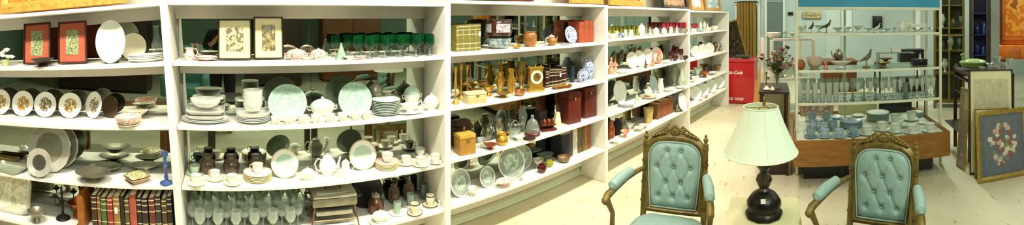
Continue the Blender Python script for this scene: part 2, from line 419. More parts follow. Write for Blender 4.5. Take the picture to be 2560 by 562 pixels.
def tray(M, w, d, label, m, rim=None, handles=False, name='serving_tray', flat=True, tilt=0, group=None, h=.02):
    """rounded oblong tray, flat or stood on its long edge"""
    def sq(a, r, z):
        c, s = abs(cos(a)), abs(sin(a)); return 1/((c**6 + s**6)**(1/6))
    mb = MB().lathe([(0, .001), (.8, .001), (.84, 0), (.88, h*.3), (1, h), (1.0, h+.004), (.96, h+.004), (.86, h*.3+.004), (.8, .005), (0, .005)], 40, None, [0, 0, 0, 0, 1, 1, 1, 0, 0], w/2, d/2, sq)
    A = RX(90 - tilt) if not flat else Matrix()
    mb.v = [A @ v for v in mb.v]
    z = mb.minz(); mb.drop()
    r = root(name, M, label, 'tray', group)
    mb.build('tray_body', [m, rim or m], r)
    if handles:
        for s in (-1, 1):
            hb = MB().tube([(s*w*.47, -d*.15, h), (s*w*.53, -d*.12, h+.012), (s*w*.53, d*.12, h+.012), (s*w*.47, d*.15, h)], .005, 7)
            hb.v = [A @ v for v in hb.v]
            for v in hb.v: v.z -= z
            hb.build('handle', rim or m, r)
    return r
def figurine(M, h, label, m, name='figurine', group=None, lean=0, cat='figurine'):
    """small standing china lady: skirt, torso, head on one turned body with arms"""
    mb = MB().lathe([(0, 0), (.26*h, 0), (.25*h, .04*h), (.2*h, .25*h), (.08*h, .5*h), (.12*h, .66*h), (.1*h, .74*h), (.04*h, .79*h), (.04*h, .81*h), (.085*h, .88*h), (.07*h, .97*h), (0, h)], 16, None, 0, 1, .8)
    for s in (-1, 1): mb.tube([(s*.1*h, 0, .7*h), (s*.2*h, -.04*h, .55*h), (s*.08*h, -.12*h, .48*h)], .03*h, 7)
    return one(mb, name, m, M, label, cat, group)
def bird(M, L, label, m, beak, legm, yaw=0, name='bird_figurine', up=.5):
    r = root(name, M @ RZ(yaw), label, 'bird figurine')
    mb = MB(); h = L*.55
    mb.tube([(-L*.55, 0, h*.55), (-L*.25, 0, h*.75), (0, 0, h*.9), (L*.2, 0, h*1.15), (L*.27, 0, h*1.5), (L*.3, 0, h*1.68), (L*.36, 0, h*1.72)], [L*.012, L*.09, L*.17, L*.14, L*.07, L*.065, L*.03], 10, None, 0, False, .8)
    mb.build('body', m, r)
    MB().lathe([(0, 0), (L*.025, 0), (0, L*.08)], 8, T(L*.37, 0, h*1.7) @ RY(95)).build('beak', beak, r)
    for s in (-1, 1):
        MB().tube([(0, s*L*.05, h*.7), (L*.02, s*L*.06, .004)], L*.018, 6).tube([(L*.02, s*L*.06, .004), (L*.1, s*L*.06, .004)], L*.014, 6).build('leg', legm, r)
    MB().lathe([(0, 0), (L*.25, 0), (L*.22, L*.04), (0, L*.04)], 16, T(0, 0, -.0)).build('plinth', legm, r)
    return r
def dish_foot(M, w, h, label, m, name='footed_dish', sy=.8, group=None, wob=None, cat='dish'):
    R = w/2
    return one(MB().lathe([(0, 0), (R*.42, 0), (R*.42, h*.12), (R*.25, h*.35), (R*.55, h*.55), (R*.95, h*.92), (R, h), (R*.94, h), (R*.55, h*.68), (0, h*.6)], 28, None, 0, 1, sy, wob), name, m, M, label, cat, group)
flute = lambda n, a=.05: (lambda t, r, z: 1 + a*abs(sin(n*t/2)))
# ---------------------------------------------------------------- the room
PX = [-.334, 1.383, 3.135, 5.08, 6.78]          # posts of the shelving along the wall
SH = {'A': (-.03, .124, .285, .436, .568), 'B': (-.03, .124, .285, .436, .568), 'C': (-.04, .117, .277, .431, .567),
      'D': (-.037, .107, .266, .430, .567), 'E': (-.03, .110, .275, .432, .562)}
ZB = {b: [EYE - s*D0 for s in v] for b, v in SH.items()}
TH = .022
LEAN = 4.2                                        # the leftmost bay sags and leans with age
BM = {b: Matrix() for b in 'ABCDE'}
BM['A'] = T(PX[0], 0, 1) @ RY(-LEAN) @ T(-PX[0], 0, -1)
leanx = lambda z: PX[0] - (z - 1)*tan(radians(LEAN))
WY = D0 + DEP + .02
floor_m, nt, b = newmat('worn_cream_linoleum'); L = nt.links.new
tc = nt.nodes.new('ShaderNodeTexCoord'); n1 = nt.nodes.new('ShaderNodeTexNoise'); n1.inputs['Scale'].default_value = 1.3; n1.inputs['Detail'].default_value = 6
n2 = nt.nodes.new('ShaderNodeTexNoise'); n2.inputs['Scale'].default_value = 7; n2.inputs['Detail'].default_value = 5
mp = nt.nodes.new('ShaderNodeMapping'); mp.inputs['Scale'].default_value = (1, 2.6, 1)
L(tc.outputs['Object'], mp.inputs['Vector']); L(mp.outputs['Vector'], n2.inputs['Vector']); L(tc.outputs['Object'], n1.inputs['Vector'])
c1 = nt.nodes.new('ShaderNodeValToRGB'); c1.color_ramp.elements[0].color = lin('#cfc4a3'); c1.color_ramp.elements[1].color = lin('#ddd5b9')
c1.color_ramp.elements[0].position = .35; c1.color_ramp.elements[1].position = .65
c2 = nt.nodes.new('ShaderNodeValToRGB'); c2.color_ramp.elements[0].position = .27; c2.color_ramp.elements[1].position = .38
c2.color_ramp.elements[0].color = lin('#b59c78'); c2.color_ramp.elements[1].color = (1, 1, 1, 1)
mx = nt.nodes.new('ShaderNodeMix'); mx.data_type = 'RGBA'; mx.blend_type = 'MULTIPLY'; mx.inputs[0].default_value = .8
L(n1.outputs['Fac'], c1.inputs['Fac']); L(n2.outputs['Fac'], c2.inputs['Fac']); L(c1.outputs['Color'], mx.inputs[6]); L(c2.outputs['Color'], mx.inputs[7])
L(mx.outputs[2], b.inputs['Base Color']); b.inputs['Roughness'].default_value = .38
struct(MB().box((2.5, -.5, -.05), (17, 12, .1)), 'floor', floor_m)
struct(MB().box((2.5, -.5, 3.05), (17, 12, .1)), 'ceiling', ceil_m)
struct(MB().box((.875, WY + .05, 1.5), (11.85, .1, 3)), 'wall_shelves', wall_cream)
struct(MB().box((-5.05, -.5, 1.5), (.1, 12, 3)), 'wall_left', wall_green)
struct(MB().box((2.5, -6.05, 1.5), (17, .1, 3)), 'wall_back', wall_green)
struct(MB().box((10.05, -.5, 1.5), (.1, 12, 3)), 'wall_right', wall_aqua)
struct(MB().box((8.5, 5.05, 1.5), (3.2, .1, 3)), 'wall_far', wall_aqua)
struct(MB().box((1.85, WY - .006, .04), (9.9, .012, .08)).tube([(-1.9, WY - .016, .012), (6.78, WY - .016, .012)], .012, 8), 'baseboard_shelves', mat('baseboard_paint', '#d9dcc0', .5, var=.05))
# ---------------------------------------------------------------- the wall shelving, bay by bay
def bay(b, x0, x1, left, right, label):
    M = BM[b]; zs = ZB[b]
    u = root('shelving_unit', M, label, 'shelving unit', 'white painted wall shelving')
    w, ym = .045, D0 + DEP/2
    lf = (lambda z: leanx(z) + .0245 + .0025) if b == 'B' else (lambda z: x0 + (.0235 if left else .0005))
    for i, z in enumerate(zs):
        a = lf(z); e = x1 - .023 if right else x1
        MB().box(((a+e)/2, ym, z + TH/2), (e - a, DEP, TH), bev=.003).build('top_board' if i == 0 else 'shelf', white_paint, u)
        if i < 4:
            zt = z - .082; zb = zs[i+1] + TH
            a = lf(z - .082); MB().box(((a+e)/2, D0 + DEP - .012, z - .041), (e - a, .02, .08)).build('back_rail', white_paint, u)
            n = 2; g = .004; a = lf(zb)
            for k in range(n):
                p, q = a + (e-a)*k/n + (g if k else 0), a + (e-a)*(k+1)/n
                MB().box(((p+q)/2, D0 + DEP - .006, (zt+zb)/2), (q - p, .006, zt - zb - .001)).build('mirror_panel', mirror_m, u)
    a = lf(0); e = x1
    MB().box(((a+e)/2, D0 + DEP - .01, zs[4]/2 + .05), (e - a, .016, zs[4] - .1)).build('kick_panel', white_paint, u)
    zt = zs[0] + TH
    if left: MB().box((x0, ym - .004, zt/2 + (.002 if b != 'A' else .08)), (w, DEP + .008, zt - (0 if b != 'A' else .15)), bev=.003).build('upright', white_paint, u)
    if right:
        z0 = .005 if b == 'A' else .002
        MB().box((x1, ym - .004, (zt + z0)/2), (w, DEP + .008, zt - z0), bev=.003).build('upright', white_paint, u)
    return u
bay('A', -2.06, PX[0], True, True, 'leaning white shelving bay holding red matted pictures and fruit plates')
bay('B', PX[0], PX[1], False, True, 'wide white shelving bay holding green goblets and white dinner china')
bay('C', PX[1] + .023, PX[2], False, True, 'white shelving bay holding brass wares and red leather cases')
bay('D', PX[2] + .023, PX[3], False, True, 'white shelving bay holding small figurines and ruby glass')
bay('E', PX[3] + .023, PX[4], False, True, 'narrow-looking end shelving bay beside the red drinks cooler')
def at(b, row, x, dep=.5, dx=0):
    """stand something on shelf `row` of bay `b` where panorama column x meets depth dep (0 front edge, 1 mirror)"""
    th = (x - CX)/F; Y = D0 + dep*DEP; xm = PX['ABCDE'.index(b)] - .07 - .02*(b in 'DE')
    if row and th > .1 and Y*tan(th) > xm: Y = max(D0 + .035, xm/tan(th))
    X = Y*tan(th) + dx; r = Y/cos(th); z = ZB[b][row] + TH + .0012
    p = BM[b] @ Vector((X, Y, z)); X += X - p.x
    return BM[b] @ T(X, Y, z), r/F
TIER = {0: 'top board', 1: 'top shelf', 2: 'second shelf', 3: 'third shelf', 4: 'bottom shelf'}
BAYN = {'A': 'leaning bay', 'B': 'wide bay', 'C': 'brass bay', 'D': 'figurine bay', 'E': 'end bay'}
def W(b, r): return 'on %s of %s' % (TIER[r], BAYN[b])
# ---------------------------------------------------------------- leaning bay (A)
def pic(b, row, x, dep, w, h, label, fm, mm, pc, **k):
    M, s = at(b, row, x, dep); return framed(M, w*s, h*s, label, fm, mm, pc, **k)
botan = motif('botanical_print', ['#b9b27c', '#5f7a4a', '#c7c39a', '#46603a', '#9aa46a'], 60)
red_mount = mat('red_mount', '#b5573c', .8, var=.08)
red_wood = mat('dark_red_frame', '#3a1a10', .4, var=.2)
pic('A', 1, 93, .45, 76, 104, 'botanical print on red mount behind small wooden bowl', red_wood, red_mount, botan, fw=.012, mw=.045, tilt=9)
pic('A', 1, 182, .4, 78, 106, 'botanical print on red mount beside oval white plate', red_wood, red_mount, botan, fw=.012, mw=.045, tilt=9)
M, s = at('A', 1, 107, .1); dish_foot(M, 62*s, 20*s, 'small dark wooden bowl in front of the red pictures', wood_d, 'wooden_bowl', 1, cat='bowl')
M, s = at('A', 1, 14, .35)
fl = root('porcelain_flower_basket', M, 'white porcelain flower posy in a small green pot', 'ornament')
MB().lathe([(0, 0), (.022, 0), (.034, .04), (.03, .045), (0, .04)], 16).build('pot', mat('posy_pot', '#aeb77c', .3), fl)
for i in range(9):
    a = i*2.4; q = .012 + .022*(i % 3)/2
    MB().lathe([(0, 0), (.012, .003), (.02, .016), (.012, .012), (0, .008)], 10, T(q*1.3*cos(a), q*1.3*sin(a), .052 + .007*((i*5) % 8)) @ RX(25*sin(a)) @ RY(25*cos(a)), wob=flute(5, .25)).build('flower', china, fl)
M, s = at('A', 1, 281, .35); standing(M @ T(0, 0, .004), 54*s, 'large plain white oval plate on a black stand', PM(china, china), name='oval_plate', sx=.72, tilt=12)
easel(M @ T(0, .012, 0), .12, .17, 'black wire stand holding the oval white plate')
M, s = at('A', 1, 336, .84); standing(M, 34*s, 'cream round plate propped behind the oval white plate', PM(cream), tilt=10)
M, s = at('A', 1, 364, .36)
stack(M, 4, 45*s, 'white oblong platter, %s, beside oval white plate', PM(china), dz=.0095, name='serving_platter', sy=.6, dep=.12)
M, s = at('A', 1, 396, .86); vase(M, [(.5, 0), (.9, .1), (1, .45), (.6, .6), (.35, .72), (.4, .95), (.55, 1)], 16*s, 82*s, 'clear glass decanter at the post behind white platters', clear, 'glass_decanter', 'decanter')
# fruit plates
for i, (x, mm, d) in enumerate([(3, fruit_gr, 'pale grape motif, cut by the picture edge'), (60, fruit_or, 'orange fruit and green leaves'), (116, fruit_bl, 'dark berries over yellow fruit'), (178, fruit_gr, 'golden grapes and vine leaves'), (239, fruit_bl, 'dark plums and an orange')]):
    M, s = at('A', 2, x, .72); standing(M @ T(0, 0, .002), (31 if i < 4 else 33)*s, 'white fruit plate painted with ' + d, PM(china, china, china, mm), 'fruit plates on the leaning bay', 'fruit_plate', 15, yaw=0 if i < 4 else -35)
M, s = at('A', 2, 322, .12); plate(M, 30*s, 'fluted underplate below small fluted cream bowl', PM(cream), name='underplate', dep=.12)
bowl(M @ T(0, 0, .0055), 33*s, 21*s, 'small fluted cream bowl on its underplate', pink_china, 'fluted_bowl', wob=flute(18, .04))
M, s = at('A', 2, 342, .6); dish_foot(M, 62*s, 22*s, 'low cream footed dish behind the fluted bowl', cream, wob=flute(14, .04), sy=.6)
M, s = at('A', 2, 279, .8); standing(M, 27*s, 'dark brown plate stood behind the last fruit plate', PM(mat('brown_glaze', '#4a3a2a', .3)), tilt=12, yaw=-25)
# silver
def fancy(R): return lambda a, r, z: 1 + (.05*abs(sin(a*9)) if r > R*.8 else 0)
M, s = at('A', 3, 128, .5); standing(M, 57*s, 'large round silver tray stood up behind a small round one', PM(silver, silver_b, silver_b, silver), name='silver_tray', tilt=14, dep=.08, wob=fancy(57*s))
M, s = at('A', 3, 150, .78); standing(M, 55*s, 'second round silver tray peeping out behind the first', PM(silver, silver, silver_b, silver_d), name='silver_tray', tilt=8, dep=.08)
M, s = at('A', 3, 103, .12); standing(M @ T(0, -.012, .0065), 33*s, 'small round silver dish with fretted rim on black stand', PM(silver_b, silver_b, silver_b, mat('dark_mirror_silver', '#6b675a', .3, .6)), name='fretted_dish', tilt=14, dep=.12, wob=fancy(33*s))
easel(M @ T(0, .01, 0), .08, .1, 'black stand under the small fretted silver dish')
M, s = at('A', 3, 233, .12); dish_foot(M, 90*s, 24*s, 'tarnished silver oval dish at the front edge of shelf', silver_d, 'silver_dish', .75, wob=flute(16, .03))
M, s = at('A', 3, 263, .62); dish_foot(M, 82*s, 17*s, 'bright silver fluted dish behind the tarnished one', silver, 'silver_dish', .7, wob=flute(20, .05))
M, s = at('A', 3, 343, .2)
sq = lambda a, r, z: 1/((abs(cos(a))**8 + abs(sin(a))**8)**.125)
r_ = root('square_dish', M @ RZ(40), 'square gilt-rimmed dish with lattice lid beside cobalt candlestick', 'dish')
MB().lathe([(0, 0), (.04, 0), (.055, .02), (.07, .032), (.066, .034), (.05, .022), (0, .018)], 32, None, 0, 1, 1, sq).build('body', mat('gilt_pink', '#c8a77c', .3, .5), r_)
MB().lathe([(.058, .036), (.04, .05), (.02, .056), (0, .058)], 32, None, 0, 1, 1, sq).build('lid', motif('lattice_lid', ['#d8d3a0', '#8d8a52', '#e7e2b8'], 90), r_)
M, s = at('A', 3, 362, .72); dish_foot(M, 74*s, 19*s, 'grey pewter basket dish behind the square dish', silver, 'pewter_dish', .6, wob=flute(12, .05))
M, s = at('A', 3, 417, .12); vase(M, STICK, 17*s, 78*s, 'cobalt blue glass candlestick by the leaning post', blue_gl, 'candlestick', 'candlestick')
M, s = at('A', 3, 22, .25); tray(M @ RZ(-8), 96*s, .16, 'pale oblong tray lying flat at the end of shelf', mat('pale_tray', '#b9c7ae', .3, .4), silver, True)
M, s = at('A', 3, 15, .85); tray(M, 80*s, .06, 'narrow gilt tray propped flat behind the pale tray', mat('gilt_tray', '#9a8a5c', .35, .6), brass_d)
# bottom of the leaning bay
M, s = at('A', 4, 22, .45); tray(M, 140*s, 92*s, 'big hammered silver tray leaning on the mirror', motif('hammered_silver', ['#d8d5b8', '#efe9d0', '#c5c6a2', '#e3dfc0'], 14, .25), silver_b, flat=False, tilt=16)
M, s = at('A', 4, 158, .45)
r_ = root('iron_candelabrum', M, 'black iron candelabrum with three branches beside the books', 'candelabrum')
mb = MB().lathe([(0, 0), (.05, 0), (.045, .008), (.012, .02), (.006, .06), (.012, .1), (.006, .14), (.008, .2), (0, .21)], 14); mb.build('stem', iron, r_)
for a in (0, 120, 240):
    A = RZ(a + 20)
    MB().tube([(.005, 0, .12), (.04, 0, .1), (.075, 0, .12), (.08, 0, .16)], .004, 7, A).build('branch', iron, r_)
    MB().lathe([(0, 0), (.012, 0), (.026, .012), (.022, .012), (.012, .006), (.01, .03), (0, .03)], 12, A @ T(.08, 0, .16)).build('candle_cup', iron, r_)
M, s = at('A', 4, 92, .1); dish_foot(M, 46*s, 30*s, 'small black compote with pale rim in front of candelabrum', silver_d, 'compote', 1)
M, s = at('A', 4, 192, .62); dish_foot(M, 44*s, 36*s, 'dark copper bowl behind the iron candelabrum', copper, 'copper_bowl', 1, cat='bowl')
# book row
M, s = at('A', 4, 214, .35)
r_ = root('bookend', M, 'orange wooden bookend at the start of the book row', 'bookend')
MB().prism([(-.022, 0), (.022, 0), (.022, .18), (.012, .205), (-.008, .215), (-.022, .2)], -.07, .07).build('upright', wood_o, r_)
MB().box((-.03, 0, .006), (.02, .13, .012)).build('foot', wood_o, r_)
def lea(n, h): return mat('leather_' + n, h, .45, var=.3, scale=22, bump=.15)
for x0, x1, c, col, tg, d in [(231, 245, 'umber', '#3a2616', 0, 'dark umber book with gilt bands next to the bookend'), (246, 254, 'tan', '#7a5530', 0, 'thin tan book between umber and green books'), (255, 269, 'green', '#3d5a2e', 0, 'green leather book in the leaning bay row'),
        (270, 285, 'red', '#8c2a22', 0, 'bright red leather book with spine bands'), (286, 303, 'sand', '#8a6a38', 1, 'sand leather book wearing a white price tag'), (304, 314, 'black', '#1f1812', 0, 'black book after the tagged book'),
        (315, 326, 'olive', '#4f4a26', 0, 'olive brown book before the tall rust book'), (327, 345, 'rust', '#a04a38', 0, 'rust red book without bands in the row'), (346, 357, 'ink', '#1b1a18', 0, 'ink black book after the rust red one'),
        (358, 373, 'ebony', '#2b211a', 0, 'ebony book with many gilt bands'), (376, 391, 'oxblood', '#65291c', 0, 'oxblood leather book near the post'), (392, 406, 'slate', '#2d2d28', 0, 'slate dark book after the oxblood one'),
        (408, 421, 'walnut', '#4f361f', 0, 'walnut brown book second from the leaning post'), (422, 434, 'soot', '#1d1916', 0, 'soot black book against the leaning post')]:
    M, s = at('A', 4, (x0+x1)/2, .12)
    book(M @ T(0, .07, 0), (x1-x0)*s*.97, (.215 if c != 'rust' else .222) + .008*((x0*7) % 5 - 2)/2, .13, d, lea(c, col), band_gold if c not in ('rust', 'black') else None, 'leather books on the leaning bay', 'leather_book', tg)
# frame above
M, s = at('A', 0, 150, .35); framed(M, 350*s, .42, 'ornate gold frame on top of the leaning bay', gilt_o, gilt, motif('amber_canvas', ['#c98f3e', '#b5762c', '#dcb066'], 12), fw=.07, mw=0, tilt=10, d=.05, name='gilded_canvas')

# ---------------------------------------------------------------- wide bay (B)
w = W('B', 1)
M, s = at('B', 1, 474, .35); pitcher(M, 36*s, 31*s, 'small pink and white cream jug at the leaning post', pink_china)
M, s = at('B', 1, 516, .4); stack(M, 3, 27*s, 'pale pink saucer, %s, beside black-framed bird print', PM(pink_china, china), dz=.007, name='pink_saucer', cat='saucer')
bird_p = motif('bird_print', ['#c2b27c', '#6d5a34', '#cfc494', '#8a7548'], 30)
mount_c = mat('cream_mount', '#e7d9a8', .8, var=.03)
pic('B', 1, 587, .35, 84, 102, 'black-framed bird print beside the pink saucers', black, mount_c, bird_p, fw=.009, mw=.04, tilt=9)
pic('B', 1, 672, .42, 74, 106, 'black-framed print beside two pink lidded bowls', black, mount_c, motif('figure_print', ['#b7a564', '#5d4f2c', '#8e8146', '#cdbf8a'], 26), fw=.009, mw=.04, tilt=9)
M, s = at('B', 1, 741, .35); tureen(M, 60*s, 31*s, 'pink floral lidded bowl touching the framed prints', pink_china, sy=.9, name='lidded_bowl', cat='bowl')
M, s = at('B', 1, 796, .35); tureen(M, 46*s, 30*s, 'pink floral lidded bowl nearest the green goblets', pink_china, sy=.9, name='lidded_bowl', cat='bowl')
M, s = at('B', 1, 853, .3); vase(M, [(1, 0), (.95, .06), (.6, .4), (.3, .75), (.16, .92), (.2, 1)], 16*s, 40*s, 'pale green conical glass bell before the goblets', mat('pale_green_glass', '#8fae92', .15, coat=.5), 'glass_bell', 'bell')
for i, x in enumerate((872, 901)):
    M, s = at('B', 1, x, .12); dish_foot(M, 32*s, 9*s, ['tiny pale dish in front of the goblets', 'tiny pinkish dish in front of the goblets'][i], [china, pink_china][i], 'trinket_dish')
g0 = None
for rw, (dp, xs) in enumerate([(.22, (924, 962, 1000, 1040, 1074)), (.5, (894, 935, 978, 1014, 1050)), (.86, (838, 868, 903, 940, 977, 1006, 1037, 1072))]):
    for i, x in enumerate(xs):
        M, s = at('B', 1, x, dp + .03*((i*7) % 3 - 1))
        lb = '%s green-bowled goblet in the %s row, wide bay' % (ORD[i], ('front', 'middle', 'back')[rw])
        if g0 is None: g0 = goblet(M, .035, .142, lb, green_gd, clear, 'green goblets', .36, 'tulip')
        else: twin(g0, M, lb)
# dinner china
M, s = at('B', 2, 514, .4)
stack(M, 2, 61*s, 'very large oval platter, %s, under stacked dishes', PM(grey_china, china, band_blue), dz=.008, name='oval_platter', sy=.68)
M2 = M @ T(0, 0, .03); z = .03
for i, lb in enumerate(('white oblong dish in the middle of platter stack', 'white oblong dish under the oval bowl')):
    tray(M2 @ T(0, 0, i*.026), 96*s, .19, lb, china, band_blue, False, 'oblong_dish', h=.018)
bowl(M2 @ T(0, 0, .058), 39*s, 21*s, 'oval vegetable bowl crowning the platter stack', grey_china, 'vegetable_bowl', None, 1, .7)
M, s = at('B', 2, 632, .4)
z = stack(M, 3, 43*s, 'white soup plate, %s, under the tall bowl stack', PM(grey_china, china, band_blue), dz=.009, name='soup_plate', dep=.17)
z = .04; tray(M @ T(0, 0, z), 84*s, .17, 'square white dish between soup plates and bowls', china, band_blue, False, 'square_dish', h=.02)
bowls(M @ T(0, 0, z + .028), 5, 25*s, .045, 'white cereal bowl, %s of the tall stack', grey_china, .0195)
M, s = at('B', 2, 718, .42); standing(M, 46*s, 'large celadon patterned platter on edge beside bowl stack', PM(pale_green, green_china, pale_green, green_china), name='display_platter', tilt=16, sx=1.06)
M, s = at('B', 2, 806, .5); tureen(M, 76*s, 54*s, 'white covered dish with pale green lid between platters', grey_china, pale_green, name='covered_dish')
M, s = at('B', 2, 887, .42); standing(M, 44*s, 'celadon patterned plate on edge beside plate stack', PM(pale_green, green_china, green_china, green_china), tilt=16)
c0 = None
for i, x in enumerate((690, 723, 757, 790, 824, 857, 890, 917)):
    M, s = at('B', 2, x, .08); lb = '%s of the little handled cups along the shelf edge' % ORD[i]
    if c0 is None: c0 = cup(M, 13*s, 22*s, lb, grey_china, None, 'little cups along the second shelf edge', yaw=-70, name='small_cup')
    else: twin(c0, M @ RZ(-70 + 25*(i % 3)), lb)
M, s = at('B', 2, 965, .38); z = stack(M, 9, 36*s, 'white plate, %s of the tall plate stack', PM(grey_china, china, band_grn), dz=.0102, dep=.14)
M, s = at('B', 2, 940, .85); tureen(M, 44*s, 78*s, 'tall grey covered jar behind the tall plate stack', silver_d, name='covered_jar', cat='jar')
M, s = at('B', 2, 1030, .74); tureen(M, 54*s, 62*s, 'soup tureen with green lid behind the sauce boat', grey_china, pale_green, name='soup_tureen')
M, s = at('B', 2, 1026, .22)
plate(M, 36*s, 'oval underplate below the white sauce boat', PM(grey_china), name='underplate', sy=.7)
r_ = root('sauce_boat', M @ T(0, 0, .006), 'white sauce boat on an oval underplate', 'sauce boat')
MB().lathe([(0, 0), (.03, 0), (.024, .012), (.05, .035), (.06, .06), (.056, .06), (.045, .036), (0, .02)], 24, None, 0, 1, .55, lambda a, r, z: 1 + (.25*max(0, -cos(a))**4 if z > .03 else 0)).build('body', china, r_)
MB().tube([(.052, 0, .05), (.08, 0, .07), (.085, 0, .04), (.05, 0, .025)], .004, 7).build('handle', china, r_)
M, s = at('B', 2, 1084, .5); tureen(M, 46*s, 46*s, 'white lidded sugar bowl at the right post', china, name='sugar_bowl', cat='sugar bowl')
# gilt tea china
w = W('B', 3)
def cs(b, row, x, dep, R, H, lab, body=china, line=band_gold, yaw=150, sR=None, grp=None):
    M, s = at(b, row, x, dep); return cup_set(M, R*s, H*s, lab, body, line, grp, yaw, sR*s if sR else None)
TG = 'gilt-rimmed cups on the third shelf'
cs('B', 3, 490, .12, 13.5, 21, '%s at the front corner by leaning post', grp=TG)
cs('B', 3, 487, .62, 13, 20, '%s at the back corner by leaning post', pale_green, grp=TG)
cs('B', 3, 537, .36, 13, 20, '%s second along the gilt-rimmed row', grp=TG)
cs('B', 3, 581, .16, 13.5, 20, '%s in front of the plate pile with cup', grp=TG)
M, s = at('B', 3, 644, .38); stack(M, 5, 36*s, 'gilt-rimmed plate, %s, below a single cup', PM(china, china, band_gold), dz=.0085)
z = 4*.0085 + .010; cup(M @ T(0, 0, z), 14*s, 20*s, 'teacup standing on the gilt-rimmed plate pile', china, band_gold, None, 170)
M, s = at('B', 3, 712, .45); standing(M, 35*s, 'gilt-rimmed plate on edge beside the small sugar bowl', PM(pale_green, china, band_gold, pale_green), tilt=15, yaw=-12)
M, s = at('B', 3, 769, .16); tureen(M, 42*s, 36*s, 'small white sugar bowl between plate and teapot', china, name='sugar_bowl', cat='sugar bowl')
M, s = at('B', 3, 819, .4)
pot(M, 66*s, 58*s, 'round white teapot with pale lid in the middle', china, None, name='teapot', yaw=180)
M, s = at('B', 3, 864, .15); pot(M, 44*s, 47*s, 'tall white coffee pot beside the round teapot', china, None, name='coffee_pot', tall=True)
M, s = at('B', 3, 906, .5); standing(M, 36*s, 'gilt-rimmed plate on edge behind the coffee pot', PM(pale_green, china, band_gold, pale_green), tilt=15)
M, s = at('B', 3, 968, .36); stack(M, 5, 30*s, 'gilt-rimmed saucer, %s, below a cup', PM(china, pink_china, band_gold), dz=.0075, name='saucer', cat='saucer')
cup(M @ T(0, 0, .043), 14*s, 19*s, 'teacup standing on the gilt-rimmed saucer pile', china, band_gold, None, 20)
cs('B', 3, 1015, .36, 12.5, 18, '%s first after the saucer pile', grp=TG, yaw=20)
cs('B', 3, 1053, .14, 13, 19, '%s second after the saucer pile', grp=TG, yaw=20)
cs('B', 3, 1050, .68, 12.5, 18, '%s tucked behind the second one', grey_china, grp=TG, yaw=20)
cs('B', 3, 1090, .36, 12, 20, '%s against the right post, gilt-rimmed', grp=TG, yaw=20, sR=17)
for i, (x, lb) in enumerate(((518, 'squat brown jar behind the corner teacups'), (578, 'squat brown jar between cups and plate pile'), (640, 'squat brown jar behind the plate pile'))):
    M, s = at('B', 3, x, .86); vase(M, [(.7, 0), (.9, .1), (1, .45), (.8, .7), (.55, .8), (.6, 1), (.5, 1)], 21*s, 42*s, lb, mat('brown_jar', '#5a4636', .25, var=.3, coat=.4), 'squat_jar', 'jar')
# stemware
g1 = None
for rw, (dp, xs, H) in enumerate([(.12, (500, 545, 590, 636, 682, 726), .135), (.38, (478, 520, 566, 612, 658, 705, 745), .15), (.64, (498, 538, 580, 624, 668, 712, 752), .16), (.86, (474, 518, 558, 600, 646, 690, 732), .165)]):
    for i, x in enumerate(xs):
        M, s = at('B', 4, x, dp); lb = '%s clear wine glass in %s row of the stemware' % (ORD[i], ('front', 'second', 'third', 'back')[rw])
        if g1 is None: g1 = goblet(M, .034, .15, lb, crystal, crystal, 'clear stemware on the bottom shelf', .45, 'tulip', 'wine_glass')
        else: twin(g1, M @ S3(1, 1, H/.15) if False else M, lb)
M, s = at('B', 4, 832, .42)
r_ = root('chafing_dish', M @ RZ(-4), 'silver chafing dish with black handles on a copper stand', 'chafing dish')
a = 130*s
MB().box((0, 0, .155), (a*.86, .17, .05), bev=.012).build('pan', silver_d, r_)
l = MB().box((0, 0, .19), (a*.84, .165, .018), bev=.008).box((0, 0, .205), (a*.7, .12, .012), bev=.005).build('lid', silver, r_)
MB().tube([(-a*.15, 0, .21), (-a*.13, 0, .228), (a*.13, 0, .228), (a*.15, 0, .21)], .005, 7).build('knob', black, l)
for q in (-1, 1): MB().tube([(q*a*.42, -.05, .165), (q*a*.52, -.045, .172), (q*a*.52, .045, .172), (q*a*.42, .05, .165)], .008, 8).build('handle', black, r_)
mb = MB()
for p in (-1, 1):
    for q in (-1, 1): mb.tube([(p*a*.38, q*.075, .132), (p*a*.42, q*.085, .06), (p*a*.45, q*.09, 0.004)], .005, 7)
    mb.tube([(-a*.42, p*.083, .05), (a*.42, p*.083, .05)], .005, 7); mb.tube([(p*a*.42, -.083, .05), (p*a*.42, .083, .05)], .005, 7)
mb.build('stand', mat('tan_copper', '#8a6a4a', .35, .6, var=.2), r_)
MB().box((0, 0, .085), (a*.7, .13, .03), bev=.006).build('water_tray', silver, r_)
M, s = at('B', 4, 940, .5); pot(M, 62*s, 56*s, 'dark copper kettle with silver spout beside the chafing dish', mat('dull_copper', '#77553f', .3, .6, var=.25), silver, name='kettle', yaw=90)
M, s = at('B', 4, 918, .85); standing(M, 40*s, 'black round dish on edge behind the copper kettle', PM(black), tilt=8, name='black_dish')
M, s = at('B', 4, 950, .08)
plate(M, 28*s, 'grey saucer under the white butter dish', PM(grey_china, grey_china, band_blue), name='saucer', cat='saucer')
tureen(M @ T(0, 0, .0065), 42*s, 30*s, 'white lidded butter dish at the front edge', china, name='butter_dish', cat='butter dish', hand=False)
for i, (x, dp, lb) in enumerate(((993, .3, 'pale green tumbler on its saucer beside butter dish'), (1026, .52, 'pale green tumbler behind the banded cups'))):
    M, s = at('B', 4, x, dp); plate(M, 20*s, ['grey saucer under the pale green tumbler', 'grey saucer under the rear green tumbler'][i], PM(grey_china), name='saucer', cat='saucer', t=.003)
    tumbler(M @ T(0, 0, .005), 9.5*s, 27*s, lb, mat('jade_glass', '#9db59b', .2, coat=.4), None, 1.1)
cs('B', 4, 1037, .12, 12, 24, '%s black-banded, nearer the green tumblers', cream, black, 20, 20)
cs('B', 4, 1076, .3, 12, 24, '%s black-banded, nearer the right post', cream, black, 20, 20)
